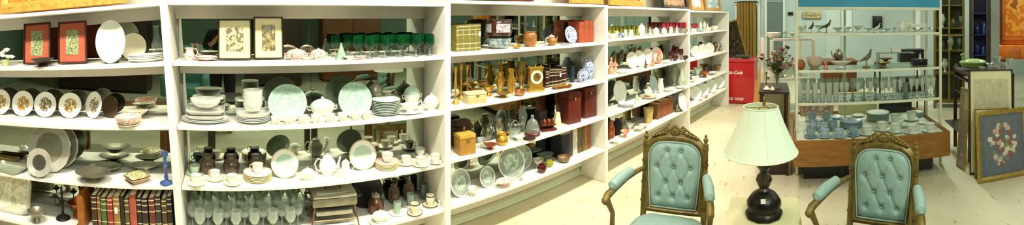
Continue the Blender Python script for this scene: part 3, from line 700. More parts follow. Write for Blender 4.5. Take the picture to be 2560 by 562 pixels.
M, s = at('B', 4, 1058, .78); tumbler(M, 10*s, 36*s, 'tall smoky glass behind the black-banded cups', mat('smoky_glass', '#4f5a52', .15, coat=.5))
for i, x in enumerate((985, 1022)):
    M, s = at('B', 4, x, .85); vase(M, JAR, 15*s, 44*s, ['dark brown jar behind the green tumblers', 'dark brown jar behind the rear green tumbler'][i], MATS['brown_jar'], 'brown_jar', 'jar')
M, s = at('B', 4, 1098, .06); one(MB().lathe([(0, .004), (.011, 0), (.012, .003), (.008, .02), (.003, .03), (.003, .042), (.006, .046), (0, .05)], 14), 'china_bell', china, M, 'tiny white china bell at the foot of post', 'bell')
# ---------------------------------------------------------------- brass bay (C)
def along(x0, x1, dep):
    Y = D0 + dep*DEP; return Y*(tan((x1-CX)/F) - tan((x0-CX)/F))
def bookrow(b, row, edges, dep, h, d, covers, labels, group, bands=None, tagi=None, hv=.006):
    for i in range(len(edges) - 1):
        x0, x1 = edges[i], edges[i+1]; th = along(x0, x1, dep)*.96; M, s = at(b, row, (x0+x1)/2, dep)
        book(M @ T(0, d/2, 0), th, h*s + hv*((i*5) % 3 - 1), d, labels[i], covers[i % len(covers)], bands, group, 'old_book', i == tagi)
gold_b = mat('green_gilt_cloth', '#8a8440', .5, .2, var=.3, scale=30)
bookrow('C', 1, [1141, 1148, 1155, 1162, 1170, 1178, 1186, 1194, 1202], .3, 66, .17, [gold_b, mat('drab_olive_cloth', '#6f6a34', .6, var=.2)],
        ['%s green gilt volume in the set on the brass bay top shelf' % ORD[i] for i in range(7)] + ['last green gilt volume of the set, tagged white'], 'green gilt volumes', band_gold, 7, .001)
M, s = at('C', 1, 1247, .45)
bowl(M, 32*s, 26*s, 'blue-grey bowl carrying the painted jardiniere', motif('blue_grey_glaze', ['#a9b7b4', '#6b7f8c', '#b8c4be', '#7e929a'], 25), 'stand_bowl')
r_ = root('jardiniere', M @ T(0, 0, 27*s), 'dark red jardiniere with white painted panels on a blue bowl', 'jardiniere')
R, H = 33*s, 46*s
MB().lathe([(0, 0), (R*.7, 0), (R*.92, H*.12), (R, H*.3), (R, H*.75), (R*.92, H*.88), (R*1.05, H), (R*.98, H), (R*.86, H*.86), (0, H*.1)], 28).build('body', mat('imari_red', '#3d1a14', .25, var=.3, coat=.4), r_)
pm = motif('imari_panel', ['#e9e4da', '#8b97ab', '#efe9df', '#b5563a'], 40)
for a in range(4):
    A = RZ(a*90 - 15); vs = []; n = 7
    for z in (.3, .75):
        for i in range(n):
            t = radians(-90 - 34 + 68*i/(n-1)); vs.append((R*1.012*cos(t), R*1.012*sin(t), H*z))
    MB().add(vs, [[i, i+1, n+i+1, n+i] for i in range(n-1)], 0, A).build('painted_panel', pm, r_)
M, s = at('C', 1, 1292, .12); bowl(M, 12*s, 8*s, 'tiny brass bowl beside the painted jardiniere', brass, 'brass_bowl')
M, s = at('C', 1, 1325, .4); vase(M, [(.8, 0), (.85, .05), (.75, .1), (1, .3), (1, .75), (.8, .9), (.9, 1), (.75, 1)], 17*s, 38*s, 'amber stoneware jar with embossed sides', amber, 'stoneware_jar', 'jar')
M, s = at('C', 1, 1379, .3); pot(M, 42*s, 30*s, 'amber and white teapot beside a pale saucer', amber, china, yaw=180)
M, s = at('C', 1, 1413, .15); plate(M, 14*s, 'pale little saucer before the blue and white plate', PM(grey_china), name='small_saucer', cat='saucer')
M, s = at('C', 1, 1426, .5); standing(M, 22*s, 'blue and white plate on edge beside three red books', PM(blue_white), tilt=14)
bookrow('C', 1, [1448, 1460, 1472, 1484], .42, 54, .14, [mat('russet_cloth', '#a04a2c', .55, var=.2)], ['russet book touching the blue and white plate', 'russet book between two russet books', 'russet book against the white upright'], 'russet books', None)
# brass shelf
for i, (x, dp, h, lb) in enumerate(((1139, .3, 92, 'tall brass candlestick against the post'), (1153, .62, 88, 'tall brass candlestick second from the post'), (1168, .82, 80, 'tall brass candlestick third from the post'))):
    M, s = at('C', 2, x, dp); vase(M, STICK, 9*s, h*s, lb, brass, 'brass_candlestick', 'candlestick', 'tall brass candlesticks', 16)
M, s = at('C', 2, 1187, .18); box_lid(M @ RZ(-8), 52*s, .09, 27*s, 'cream and brass casket at the front edge', mat('cream_casket', '#dcc88f', .4, .2), mat('cream_lid', '#e9dcae', .4, .1), brass, 'cream_casket', 'casket')
M, s = at('C', 2, 1192, .66); bowl(M, 15*s, 20*s, 'round brass bowl behind the cream casket', brass, 'brass_bowl')
M, s = at('C', 2, 1222, .6); dish_foot(M, 34*s, 24*s, 'brass footed dish behind the flat brass dish', brass, 'brass_dish', 1)
M, s = at('C', 2, 1258, .22); dish_foot(M, 42*s, 13*s, 'flat brass dish at the edge of the brass shelf', brass_d, 'brass_dish', 1)
M, s = at('C', 2, 1250, .75); vase(M, URN, 14*s, 52*s, 'brass urn behind the flat brass dish', brass, 'brass_urn', 'urn')
M, s = at('C', 2, 1278, .5); pitcher(M, 30*s, 62*s, 'tall brass jug beside the gold clock', brass, None, 0, 'brass_jug')
M, s = at('C', 2, 1303, .75); vase(M, URN, 15*s, 70*s, 'tall amber brass vase behind the gold clock', brass_d, 'brass_vase')
M, s = at('C', 2, 1300, .12); bowl(M, 15*s, 14*s, 'pinkish copper bowl before the gold clock', mat('pink_copper', '#c78a5a', .3, .8), 'copper_bowl')
M, s = at('C', 2, 1338, .3)
r_ = root('mantel_clock', M @ RZ(-18), 'gold mantel clock with white ring dial', 'clock')
w_, h_ = 40*s, 62*s
MB().box((0, 0, h_*.08), (w_*1.1, .07, h_*.16), bev=.006).box((0, 0, h_*.53), (w_*.9, .055, h_*.74), bev=.008).box((0, 0, h_*.94), (w_*1.02, .065, h_*.08), bev=.005).build('case', brass, r_)
MB().lathe([(w_*.27, 0), (w_*.42, 0), (w_*.42, .006), (w_*.27, .006), (w_*.27, 0)], 28, T(0, -.03, h_*.58) @ RX(90)).build('dial_ring', paper, r_)
MB().lathe([(0, 0), (w_*.26, 0), (w_*.26, .003), (0, .003)], 24, T(0, -.029, h_*.58) @ RX(90)).build('dial_centre', brass_d, r_)
MB().box((0, -.036, h_*.63), (.003, .001, h_*.13)).box((w_*.07, -.036, h_*.58), (w_*.16, .001, .003)).build('clock_hands', black, r_)
for q in (-.42, 0, .42): MB().ball((w_*q, 0, h_*1.01), .007).build('finial', brass, r_)
bookrow('C', 2, [1364, 1374, 1384, 1394, 1404, 1416], .45, 44, .1, [mat('maroon_leather', '#3b1812', .4, var=.25), mat('black_leather', '#241511', .4, var=.25)], ['maroon volume nearest the gold clock', 'black volume second from gold clock', 'maroon volume in the middle of the dark set', 'black volume fourth from gold clock, tagged', 'maroon volume at the end of the dark set'], 'dark volumes beside the clock', band_gold, 3)
M, s = at('C', 2, 1405, .1); tray(M @ RZ(-6), 60*s, .07, 'narrow copper tray lying before the dark volumes', copper, brass_d, name='copper_tray')
M, s = at('C', 2, 1456, .35); vase(M, JAR, 14*s, 30*s, 'small blue and white ginger jar', blue_white, 'ginger_jar', 'jar')
M, s = at('C', 2, 1472, .68); vase(M, [(.6, 0), (.66, .03), (.95, .3), (1, .6), (.75, .82), (.5, .87), (.55, .9), (.5, .97), (.2, 1)], 16*s, 52*s, 'tall blue and white ginger jar behind the small one', blue_white, 'ginger_jar', 'jar')
M, s = at('C', 2, 1430, .55); pitcher(M, 22*s, 42*s, 'dark blue pottery jug beside the ginger jars', mat('dark_blue_pottery', '#25303c', .3, var=.3), None, 0, 'pottery_jug')
# silver and crystal shelf
M, s = at('C', 3, 1162, .25); box_lid(M @ RZ(-6), 44*s, .1, 50*s, 'square honey wood tea caddy with keyhole at post', mat('honey_box', '#a87a2e', .4, var=.2, scale=9), mat('honey_lid', '#c09a45', .4), brass_d, 'tea_caddy', 'tea caddy')
M, s = at('C', 3, 1152, .72); box_lid(M, 40*s, .08, 66*s, 'dark wooden box behind the honey tea caddy', wood_d, wood_d, brass, 'wooden_box')
for i, (x, dp, w_, h_, m_, kind, lb) in enumerate((
        (1205, .3, 26, 24, crystal, 'd', 'cut glass sweet dish beside the honey caddy'), (1219, .74, 34, 44, silver_d, 'p', 'dull pewter teapot at back behind the glass dish'),
        (1226, .1, 32, 13, copper, 'd', 'low copper dish in front of the silver wares'), (1255, .2, 44, 30, brass, 's', 'brass sauce boat with bright spout'),
        (1246, .66, 30, 50, silver, 'v', 'silver urn behind the brass sauce boat'), (1271, .76, 36, 44, silver_d, 'p', 'dull pewter teapot beside the glass basket'),
        (1287, .36, 36, 44, crystal, 'k', 'cut glass basket with arched handle'), (1297, .15, 26, 12, china, 'd', 'white little dish before the glass basket'), (1307, .74, 28, 62, crystal, 'v', 'tall cut glass vase behind the glass basket'))):
    M, s = at('C', 3, x, dp); w_ *= s; h_ *= s
    if kind == 'd': dish_foot(M, w_, h_, lb, m_, 'sweet_dish', 1, wob=flute(16, .06))
    elif kind == 'p': pot(M, w_, h_, lb, m_, yaw=180 if i == 1 else 0, name='pewter_teapot')
    elif kind == 'v': vase(M, URN, w_*.42, h_, lb, m_, 'silver_urn' if m_ is silver else 'glass_vase', 'urn' if m_ is silver else 'vase')
    elif kind == 's': pitcher(M, w_, h_, lb, m_, None, 0, 'brass_boat', 'sauce boat')
    else:
        r_ = root('glass_basket', M, lb, 'basket')
        MB().lathe(bowl_prof(w_*.45, h_*.55), 24, None, 0, 1, .7, flute(16, .06)).build('bowl', m_, r_)
        MB().tube([(-w_*.43, 0, h_*.5), (-w_*.3, 0, h_*.9), (0, 0, h_*1.05), (w_*.3, 0, h_*.9), (w_*.43, 0, h_*.5)], .004, 7).build('handle', m_, r_)
M, s = at('C', 3, 1331, .3)
r_ = root('glass_dome', M, 'glass dome with knob over dark wooden base', 'glass dome')
MB().lathe([(0, 0), (20*s, 0), (20*s, 5*s), (18*s, 7*s), (0, 7*s)], 22).build('base', wood_r, r_)
MB().lathe([(16*s, 7.2*s), (16*s, 22*s), (12*s, 34*s), (5*s, 40*s), (3*s, 42*s)], 22).ball((0, 0, 46*s), 4.5*s).build('dome', crystal, r_)
M, s = at('C', 3, 1328, .02); plate(M @ T(0, .02, 0), 16*s, 'dark round coaster on the shelf front edge', PM(wood_d), name='coaster', cat='coaster')
M, s = at('C', 3, 1370, .3)
r_ = root('pipe_rack', M @ RZ(-20), 'red-brown wooden pipe rack beside white desk clock', 'pipe rack')
w_ = 40*s
MB().box((0, 0, .01), (w_, .07, .02), bev=.004).box((0, .02, .05), (w_*.9, .012, .07), bev=.004).box((0, -.005, .05), (w_*.96, .05, .01), bev=.003).build('rack_body', wood_r, r_)
for i in range(3): MB().tube([(w_*(-.3 + .3*i), -.02, .055), (w_*(-.3 + .3*i), -.025, .085), (w_*(-.3 + .3*i), -.01, .1)], [.012, .008, .005], 8).build('pipe', copper, r_)
M, s = at('C', 3, 1393, .38)
r_ = root('desk_clock', M @ RZ(-15), 'white triangular desk clock in front of red case', 'clock')
MB().prism([(-11*s, 0), (11*s, 0), (5*s, 36*s), (-5*s, 36*s)], -.015, .015).build('case', mat('ivory_case', '#e4d7a8', .4), r_)
MB().lathe([(0, 0), (6*s, 0), (6*s, .003), (0, .003)], 18, T(0, -.016, 20*s) @ RX(90)).build('dial', china, r_)
M, s = at('C', 3, 1352, .75); vase(M, CYL, 16*s, 40*s, 'dark ribbed cup behind the pipe rack', wood_d, 'wooden_beaker', 'beaker')
for x, dp, w_, h_, lb in ((1427, .42, 42, 76, 'big red leather case with brass lock beside desk clock'), (1472, .5, 40, 74, 'big red leather case against the white upright')):
    M, s = at('C', 3, x, dp); r_ = root('leather_case', M @ RZ(-8), lb, 'case'); w_ *= s; h_ *= s
    MB().box((0, 0, h_*.4), (w_, .12, h_*.8), bev=.006).build('body', leather_r, r_)
    l = MB().box((0, 0, h_*.9), (w_*1.02, .124, h_*.18), bev=.008).build('lid', leather_r, r_)
    MB().tube([(-w_*.2, 0, h_*.99), (-w_*.17, 0, h_*1.05), (w_*.17, 0, h_*1.05), (w_*.2, 0, h_*.99)], .005, 8).build('handle', leather_r, l)
    MB().box((0, -.065, h_*.8), (.016, .006, .03), bev=.002).build('lock', brass, r_)
# bottom shelf of the brass bay
glit = glass('plate_glass_green', '#cfdccb', .35, haze=.32)
for x, dp, R_, ya, lb in ((1149, .4, 33, 10, 'floral glass plate on edge at the post'), (1217, .42, 25, 5, 'small green glass plate on edge in the middle'), (1277, .5, 38, -10, 'large cut glass plate on edge'), (1303, .75, 30, -10, 'cut glass plate tucked behind the large one')):
    M, s = at('C', 4, x, dp); standing(M, R_*s, lb, PM(glit, glit, china, motif('etched_glass', ['#a9c0a8', '#cfdccb', '#8ea890', '#e6eee0'], 26, .1)), name='glass_plate', tilt=16, yaw=ya)
M, s = at('C', 4, 1183, .15); dish_foot(M, 28*s, 22*s, 'small silver cream bowl before the glass plates', silver_b, 'silver_bowl', 1, cat='bowl')
M, s = at('C', 4, 1262, .12); dish_foot(M, 50*s, 16*s, 'wide pearly glass bowl before the large glass plate', pink_china, 'pearly_bowl', .7, wob=flute(14, .05), cat='bowl')
M, s = at('C', 4, 1303, .14); dish_foot(M, 22*s, 22*s, 'little crystal bowl beside the wide pearly bowl', crystal, 'crystal_bowl', 1, cat='bowl')
M, s = at('C', 4, 1345, .46); dish_foot(M, 34*s, 22*s, 'white-rimmed black dish behind the ruby pot', silver, 'black_dish', .8)
M, s = at('C', 4, 1355, .15); vase(M, JAR, 12*s, 22*s, 'small dark ruby pot at the shelf edge', dred_gl, 'ruby_pot', 'pot')
M, s = at('C', 4, 1374, .3); vase(M, JAR, 10*s, 16*s, 'small olive pot beside the dark ruby pot', olive_gl, 'olive_pot', 'pot')
M, s = at('C', 4, 1365, .72); dish_foot(M, 44*s, 16*s, 'grey-green dish behind the olive pot', mat('greygreen_glaze', '#6f7a66', .3), 'glazed_dish', .8)
M, s = at('C', 4, 1410, .25); bowl(M, 17*s, 14*s, 'brown and grey stoneware bowl before the books', mat('stoneware', '#8a6f4c', .3, var=.35), 'stoneware_bowl')
bookrow('C', 4, [1403, 1432, 1444, 1453, 1461, 1469, 1477], .42, 62, .13, [mat('navy_cloth', '#151b22', .5), mat('white_spine_cloth', '#cfcab2', .6), mat('tobacco_cloth', '#6a5330', .5, var=.2), mat('olive_cloth', '#5a5230', .5, var=.2), mat('amber_cloth', '#9a6428', .5, var=.2), mat('chestnut_cloth', '#8a4a22', .5, var=.2)],
        ['thick navy black volume, largest on the bottom shelf', 'white-spined book next to the thick navy volume', 'tobacco brown book after the white spine', 'olive book in the middle of the bottom row', 'amber brown book in the bottom row', 'chestnut book against the white upright'], 'books at the end of the bottom shelf', None, 1)
for x, c, lb, w_ in ((1245, '#5a2a18', 'mahogany framed picture on top of the brass bay', 180), ):
    M, s = at('C', 0, x, .35); framed(M, along(1155, 1335, .35), .4, lb, wood_r, wood_r, motif('brown_canvas', ['#9a5a2e', '#7a4322', '#b0703c'], 10), fw=.06, mw=0, tilt=10, d=.04)
def topframe(b, x0, x1, lab, fm, pc, h=.45, fw=.06):
    M, s = at(b, 0, (x0+x1)/2, .3); framed(M, along(x0, x1, .3), h, lab, fm, fm, pc, fw=fw, mw=0, tilt=10, d=.04, name='gilded_canvas')
topframe('C', 1425, 1506, 'gilt framed canvas on top of the brass bay end', gilt_o, motif('amber_canvas2', ['#b98a4e', '#8f6a3a', '#cfa86a'], 10))
# ---------------------------------------------------------------- figurine bay (D)
topframe('D', 1524, 1608, 'gilt framed canvas at the start of figurine bay top', gilt_o, MATS['amber_canvas2'])
topframe('D', 1656, 1716, 'black-edged picture on top of the figurine bay', black, motif('brown_scene', ['#8a6a4a', '#a9865c', '#6b4d35'], 12), .5, .03)
topframe('E', 1727, 1757, 'pine framed pale picture on the end bay top', wood_y, motif('pale_scene', ['#e9e2cf', '#cdd6d2', '#f1ead8'], 8), .42, .05)
topframe('E', 1764, 1801, 'pine framed seascape last on the end bay top', wood_y, motif('sea_scene', ['#dfe4e0', '#9fb6bf', '#e8e4d4'], 8), .42, .05)
f0 = None
for i, x in enumerate((1524, 1533, 1542, 1552, 1562, 1572, 1582, 1592, 1600)):
    M, s = at('D', 1, x, .8); lb = '%s olive-gold tumbler in the row at back, figurine bay' % ORD[i]
    if f0 is None: f0 = tumbler(M, 5*s, 26*s, lb, olive_gl, 'olive-gold tumblers', 1.15)
    else: twin(f0, M, lb)
for i, (x, dp, h, m_, kind, lb) in enumerate((
        (1522, .25, 20, pink_china, 'f', 'pink china lady nearest the upright'), (1532, .12, 17, china, 'c', 'white teacup beside the pink china lady'), (1542, .3, 18, cream, 'j', 'cream jug beside the white teacup'),
        (1555, .12, 18, blue_white, 'c', 'blue patterned teacup near the shelf edge'), (1563, .35, 19, pale_green, 'j', 'pale green jug behind the blue teacup'), (1577, .2, 19, china, 'j', 'white jug before the olive-gold tumblers'),
        (1604, .3, 34, china, 't', 'white tureen with tall lid, middle of shelf'), (1625, .25, 22, pink_china, 'f', 'pink china lady beside the white tureen'), (1640, .25, 22, china, 'p', 'white teapot beside the pink china lady'),
        (1660, .25, 20, china, 'p', 'white and coral teapot near the ruby goblets'), (1677, .2, 18, cream, 'j', 'cream jug beneath the ruby goblets'), (1692, .2, 20, china, 'f', 'white china lady beneath the ruby goblets'), (1713, .0, 14, silver, 'c', 'grey cup at the end of the figurine shelf'))):
    M, s = at('D', 1, x, dp); h *= s
    if kind == 'f': figurine(M, h, lb, m_)
    elif kind == 'c': cup(M, h*.45, h*.75, lb, m_, None, None, 160)
    elif kind == 'j': pitcher(M, h*.9, h, lb, m_)
    elif kind == 't': tureen(M, h*.8, h, lb, m_)
    else: pot(M, h*1.15, h, lb, m_, None)
f0 = None
for i, x in enumerate((1658, 1667, 1676, 1685, 1694, 1703, 1711)):
    M, s = at('D', 1, x, .62); lb = '%s ruby goblet in the row of figurine bay' % ORD[i]
    if f0 is None: f0 = goblet(M, 5*s, 27*s, lb, red_gl, clear, 'ruby goblets', .4, 'round', 'ruby_goblet')
    else: twin(f0, M, lb)
M, s = at('D', 2, 1528, .3); figurine(M, 42*s, 'tall coral china dancer on a white base', coral)
M, s = at('D', 2, 1538, .55); figurine(M, 30*s, 'short coral china dancer behind the tall one', coral)
M, s = at('D', 2, 1556, .15); plate(M @ T(0, 0, 0), 20*s, 'white oval dish beside the coral dancers', PM(china), name='oval_dish', dep=.25, sy=.6)
for i, (x, lb) in enumerate(((1579, 'white plate on edge, closest to coral dancers'), (1598, 'white plate on edge, second from coral dancers'), (1620, 'grey-patterned plate on edge behind a coral group'), (1641, 'white plate on edge behind the coral jug'))):
    M, s = at('D', 2, x, .55); standing(M, 21*s, lb, PM(cream if i != 2 else grey_china, china, band_gold, grey_china), tilt=12, yaw=-12)
M, s = at('D', 2, 1614, .12); figurine(M, 22*s, 'brown monkey-like figurine in front of plates', mat('brown_figure', '#7c5a3c', .4))
M, s = at('D', 2, 1632, .18); figurine(M, 32*s, 'coral china lady in front of the last plate', coral)
M, s = at('D', 2, 1648, .3); pitcher(M, 20*s, 34*s, 'coral and white jug beside the last plate', coral)
M, s = at('D', 2, 1668, .2); stack(M, 2, 16*s, 'white soap dish, %s, before ruby glass', PM(china), dz=.008, name='soap_dish', cat='dish', sy=.6)
for i, (x, dp, h, k) in enumerate(((1677, .4, 24, 'v'), (1688, .25, 17, 'b'), (1684, .75, 34, 'v'), (1703, .2, 26, 'g'), (1713, .02, 14, 'b'), (1693, .8, 30, 'g'))):
    M, s = at('D', 2, x, dp); lb = ['dark ruby vase closest to the white dishes', 'dark ruby bowl at the shelf edge', 'tallest dark ruby vase at the mirror', 'dark ruby goblet in front', 'dark ruby bowl against the post', 'dark ruby goblet at the mirror'][i]
    if k == 'v': vase(M, URN, 6*s, h*s, lb, dred_gl, 'ruby_vase')
    elif k == 'b': bowl(M, 7*s, h*s*.7, lb, dred_gl, 'ruby_bowl')
    else: goblet(M, 5.5*s, h*s, lb, dred_gl, dred_gl, None, .4, 'round', 'ruby_goblet')
# third and fourth shelves
M, s = at('D', 3, 1531, .15); figurine(M, 22*s, 'white china lady at the corner of third shelf', cream)
M, s = at('D', 3, 1548, .78); standing(M, 28*s, 'grey plate on edge behind the saucer pile', PM(grey_china), tilt=10)
M, s = at('D', 3, 1566, .25); stack(M, 4, 21*s, 'white saucer, %s, figurine bay third shelf', PM(china, china, band_blue), dz=.007, name='saucer', cat='saucer')
M, s = at('D', 3, 1592, .2); figurine(M, 26*s, 'pale green china swan-necked lady', pale_green)
M, s = at('D', 3, 1600, .1); pitcher(M, 14*s, 14*s, 'tiny white cream jug at the shelf edge', china)
M, s = at('D', 3, 1621, .3); pl = stack(M, 3, 22*s, 'gilt saucer, %s, under white teapot', PM(china, pink_china, band_gold), dz=.007, name='saucer', cat='saucer'); pot(M @ T(0, 0, .03), 32*s, 22*s, 'white teapot standing on gilt saucers', china, band_gold)
M, s = at('D', 3, 1632, .75); standing(M, 20*s, 'pale blue plate on edge behind the white teapot', PM(blue_white_s), tilt=10)
M, s = at('D', 3, 1652, .35); pitcher(M, 22*s, 36*s, 'white pitcher beside the white teapot', china, None, 180)
M, s = at('D', 3, 1672, .3); stack(M, 2, 17*s, 'cream dish, %s, beside the white pitcher', PM(cream), dz=.008, name='cream_dish', cat='dish', sy=.7)
M, s = at('D', 3, 1686, .7); vase(M, URN, 12*s, 48*s, 'tall grey-green vase beside the cream dishes', mat('sage_glaze', '#8a9276', .3), 'sage_vase')
M, s = at('D', 3, 1704, .55); vase(M, [(.5, 0), (.9, .2), (1, .4), (.4, .7), (.3, .9), (.45, 1)], 10*s, 46*s, 'tall pale glass vase at the post', mat('pale_glass', '#b9c4ae', .15, coat=.5), 'pale_vase')
M, s = at('D', 3, 1702, .12); plate(M, 16*s, 'white dish at the post on third shelf', PM(china), name='white_dish', cat='dish', dep=.2, sy=.7)
for i, (x, dp, w_, h_, m_, k, lb) in enumerate(((1528, .4, 20, 44, copper, 'v', 'tall copper pot nearest the upright'), (1544, .55, 24, 40, iron, 'v', 'black iron pot beside the copper pot'), (1556, .6, 22, 36, silver_d, 'v', 'pewter pot behind the woven basket'),
        (1538, .06, 26, 8, china, 'd', 'white dish with red rim on the lowest shelf'), (1563, .16, 24, 16, coral, 'd', 'coral fluted bowl beside the iron pot'), (1574, .46, 22, 18, grey_china, 'd', 'grey bowl in front of the dark gap'), (1598, .15, 26, 9, cream, 'd', 'cream patterned dish near the gold vase'), (1610, .2, 26, 8, pink_china, 'd', 'pink dish before the gold vase'))):
    M, s = at('D', 4, x, dp)
    if k == 'v': vase(M, JAR, w_*s/2, h_*s, lb, m_, 'metal_pot', 'pot')
    else: dish_foot(M, w_*s, h_*s, lb, m_, 'low_dish', 1)
M, s = at('D', 4, 1621, .45); vase(M, [(.75, 0), (.8, .05), (.85, .5), (1, .96), (1, 1), (.9, 1)], 13*s, 36*s, 'gold waste-basket shaped vase before brown books', mat('pale_gold', '#cdb574', .4, .3), 'gold_vase')
bookrow('D', 4, [1643, 1651, 1659, 1667, 1675, 1683], .35, 40, .12, [mat('cinnamon_cloth', '#84552c', .5, var=.25), mat('rust_cloth', '#8f4a22', .5, var=.25)], ['cinnamon book nearest the gold vase', 'rust book second from the gold vase', 'cinnamon book in the middle of five', 'rust book fourth from the gold vase', 'cinnamon book at the end of five'], 'brown books on the lowest shelf', None)
M, s = at('D', 4, 1694, .2); pot(M, 22*s, 26*s, 'pewter teapot at the end of the lowest shelf', silver_d, None, name='pewter_teapot')
M, s = at('D', 4, 1709, .7); standing(M, 22*s, 'grey plate on edge beside the pewter teapot', PM(grey_china), tilt=14)
# ---------------------------------------------------------------- end bay (E)
for i, (x, dp, h, m_, k, lb) in enumerate(((1733, .5, 20, red_gl, 'g', 'ruby goblet nearest the post in end bay'), (1741, .6, 20, red_gl, 'g', 'ruby goblet second from the post in end bay'), (1735, .15, 12, china, 'c', 'white cup before the ruby goblets in end bay'),
        (1751, .5, 22, china, 'v', 'slim white vase beside ruby goblets'), (1760, .5, 24, cream, 'v', 'slim cream vase in the end bay'), (1768, .55, 20, china, 'f', 'white china lady in the end bay'), (1770, .15, 10, china, 'b', 'white bowl before the china lady'), (1786, .3, 11, china, 'b', 'white bowl nearest the end panel'), (1752, .12, 8, blue_white_s, 'b', 'pale blue bowl at the shelf edge'))):
    M, s = at('E', 1, x, dp)
    if k == 'g': goblet(M, 5*s, h*s, lb, m_, clear, None, .4, 'round', 'ruby_goblet')
    elif k == 'c': cup(M, 7*s, h*s*.8, lb, m_, None, None, 160)
    elif k == 'v': vase(M, URN, 5*s, h*s, lb, m_, 'slim_vase')
    elif k == 'f': figurine(M, h*s, lb, m_)
    else: bowl(M, 9*s, h*s, lb, m_)
leaf = PM(china, motif('green_sprig', ['#efece0', '#d9dccb', '#a9b59a', '#efece0'], 40))
for x, lb in ((1740, 'white leaf plate on edge nearest the post'), (1756, 'white leaf plate on edge, middle of three'), (1772, 'white leaf plate on edge beside the brown vase')):
    M, s = at('E', 2, x, .4); standing(M, 14*s, lb, leaf, tilt=14, yaw=-50, group=None)
M, s = at('E', 2, 1788, .5); vase(M, URN, 7*s, 24*s, 'brown vase in the end bay', mat('brown_glass', '#6a3320', .25), 'brown_vase')
M, s = at('E', 2, 1801, .4); figurine(M, 22*s, 'pale bronze lady beside the end panel', silver_d)
for x, dp, w_, h_, m_, lb in ((1737, .2, 24, 14, china, 'white dish at the post in end bay'), (1743, .6, 26, 26, pale_green, 'pale green bowl behind the white dish'), (1762, .35, 30, 15, copper, 'copper bowl in the middle of end bay'), (1784, .25, 30, 7, grey_china, 'flat grey dish past the copper bowl'), (1795, .55, 26, 16, amber, 'amber bowl beside the end panel')):
    M, s = at('E', 3, x, dp); dish_foot(M, w_*s, h_*s, lb, m_, 'footed_bowl', .8, cat='bowl')
for x, R_, lb in ((1738, 18, 'grey plate on edge at the post, lowest shelf'), (1758, 16, 'pale blue plate on edge, second from the post'), (1777, 17, 'grey plate on edge, third from the post'), (1798, 17, 'pale flowered plate on edge at the end panel')):
    M, s = at('E', 4, x, .45); standing(M, R_*s, lb, PM(grey_china if R_ != 16 else blue_white_s, china, band_blue, grey_china), tilt=14, yaw=-38)
for x, lb, m_ in ((1752, 'little pink dish before the plates on lowest shelf', pink_china), (1766, 'little coral dish before the plates on lowest shelf', coral), (1787, 'little white dish before the last plate', china)):
    M, s = at('E', 4, x, .08); dish_foot(M, 14*s, 6*s, lb, m_, 'little_dish', .8)
# ---------------------------------------------------------------- glass shop case with wooden tray
def frame2(xa, ra, xb, rb):
    """local frame from two floor-plan points: X along them, Y away from the viewer"""
    a = Vector((*ray(xa, ra), 0)); b = Vector((*ray(xb, rb), 0)); d = b - a
    return T(a.x, a.y, 0) @ Matrix.Rotation(atan2(d.y, d.x), 4, 'Z'), d.length
CM, CL = frame2(1992, 4.05, 2351, 4.35)
CI = CM.inverted()
def cx(x, v):
    """distance along the case where panorama column x meets depth v"""
    th = (x - CX)/F; o = CI @ Vector((0, 0, 0)); d = CI.to_3x3() @ Vector((sin(th), cos(th), 0))
    return o.x + d.x*(v - o.y)/d.y
def onc(x, v, z):
    u = cx(x, v); p = CM @ Vector((u, v, 0)); return CM @ T(u, v, z), p.length/F
trim_w = mat('case_white_trim', '#e6e6cf', .4, var=.04)
shelf_gl = glass('shelf_glass', '#dfe9dc', .25)
cs_ = root('shop_display_case', CM, 'tall white-framed glass shop case over a wooden tray of dishes', 'display case')
for z in (1.42, 1.045, .712):
    sh = MB().box((CL/2, .23, z + .006), (CL - .03, .42, .008)).build('glass_shelf', shelf_gl, cs_)
    MB().box((CL/2, .008, z), (CL - .02, .016, .026), bev=.003).build('shelf_edge', trim_w, sh)
for u, v in ((0, 0), (CL, 0), (.0, .46), (CL*.36, .46), (CL, .46)):
    MB().box((u, v, 1.2), (.026, .026, 2.38), bev=.003).build('post', trim_w, cs_)
hd = MB().box((CL/2, .0, 1.88), (CL - .03, .02, .42)).build('header_panel', mat('blue_header', '#3f9cc4', .5, var=.1, scale=4), cs_)
MB().box((CL/2, -.004, 1.685), (CL - .026, .03, .03), bev=.003).build('header_rail', trim_w, hd)
ta, tb = cx(1984, -.36), cx(2376, -.36)
tw, tm = tb - ta, (ta+tb)/2; zb, zt, vf, vb = .212, .456, -.36, .78
tr_m = mat('tray_wood', '#9c6828', .4, var=.25, scale=5, stretch=(1, 6, 6), col2='#7d4f1c')
MB().box((tm, vf + .012, (zb+zt)/2), (tw, .024, zt - zb), bev=.004).build('front_board', tr_m, cs_)
for q in (ta + .012, tb - .012): MB().box((q, (vf+vb)/2 + .012, (zb+zt)/2), (.024, vb - vf - .026, zt - zb), bev=.004).build('side_board', tr_m, cs_)
MB().box((tm, vb, (zb+zt)/2), (tw - .05, .02, zt - zb)).build('back_board', tr_m, cs_)
DK = .428
for (p, q) in (((ta + .026), -.016), (.016, CL*.36 - .016), (CL*.36 + .016, CL - .016), (CL + .016, tb - .026)):
    pass
MB().box((tm, (vf+vb)/2 + .01, DK - .012), (tw - .052, vb - vf - .05, .018)).build('deck', mat('deck_liner', '#cfd3bd', .6, var=.06, scale=5), cs_)
MB().box((cx(2062, -.12), .2, .104), (cx(2115, -.12) - cx(2010, -.12), .6, .204)).box((cx(2200, -.12) + .05, .22, .104), (cx(2335, -.12) - cx(2118, -.12) - .1, .55, .204)).build('plinth', black, cs_)
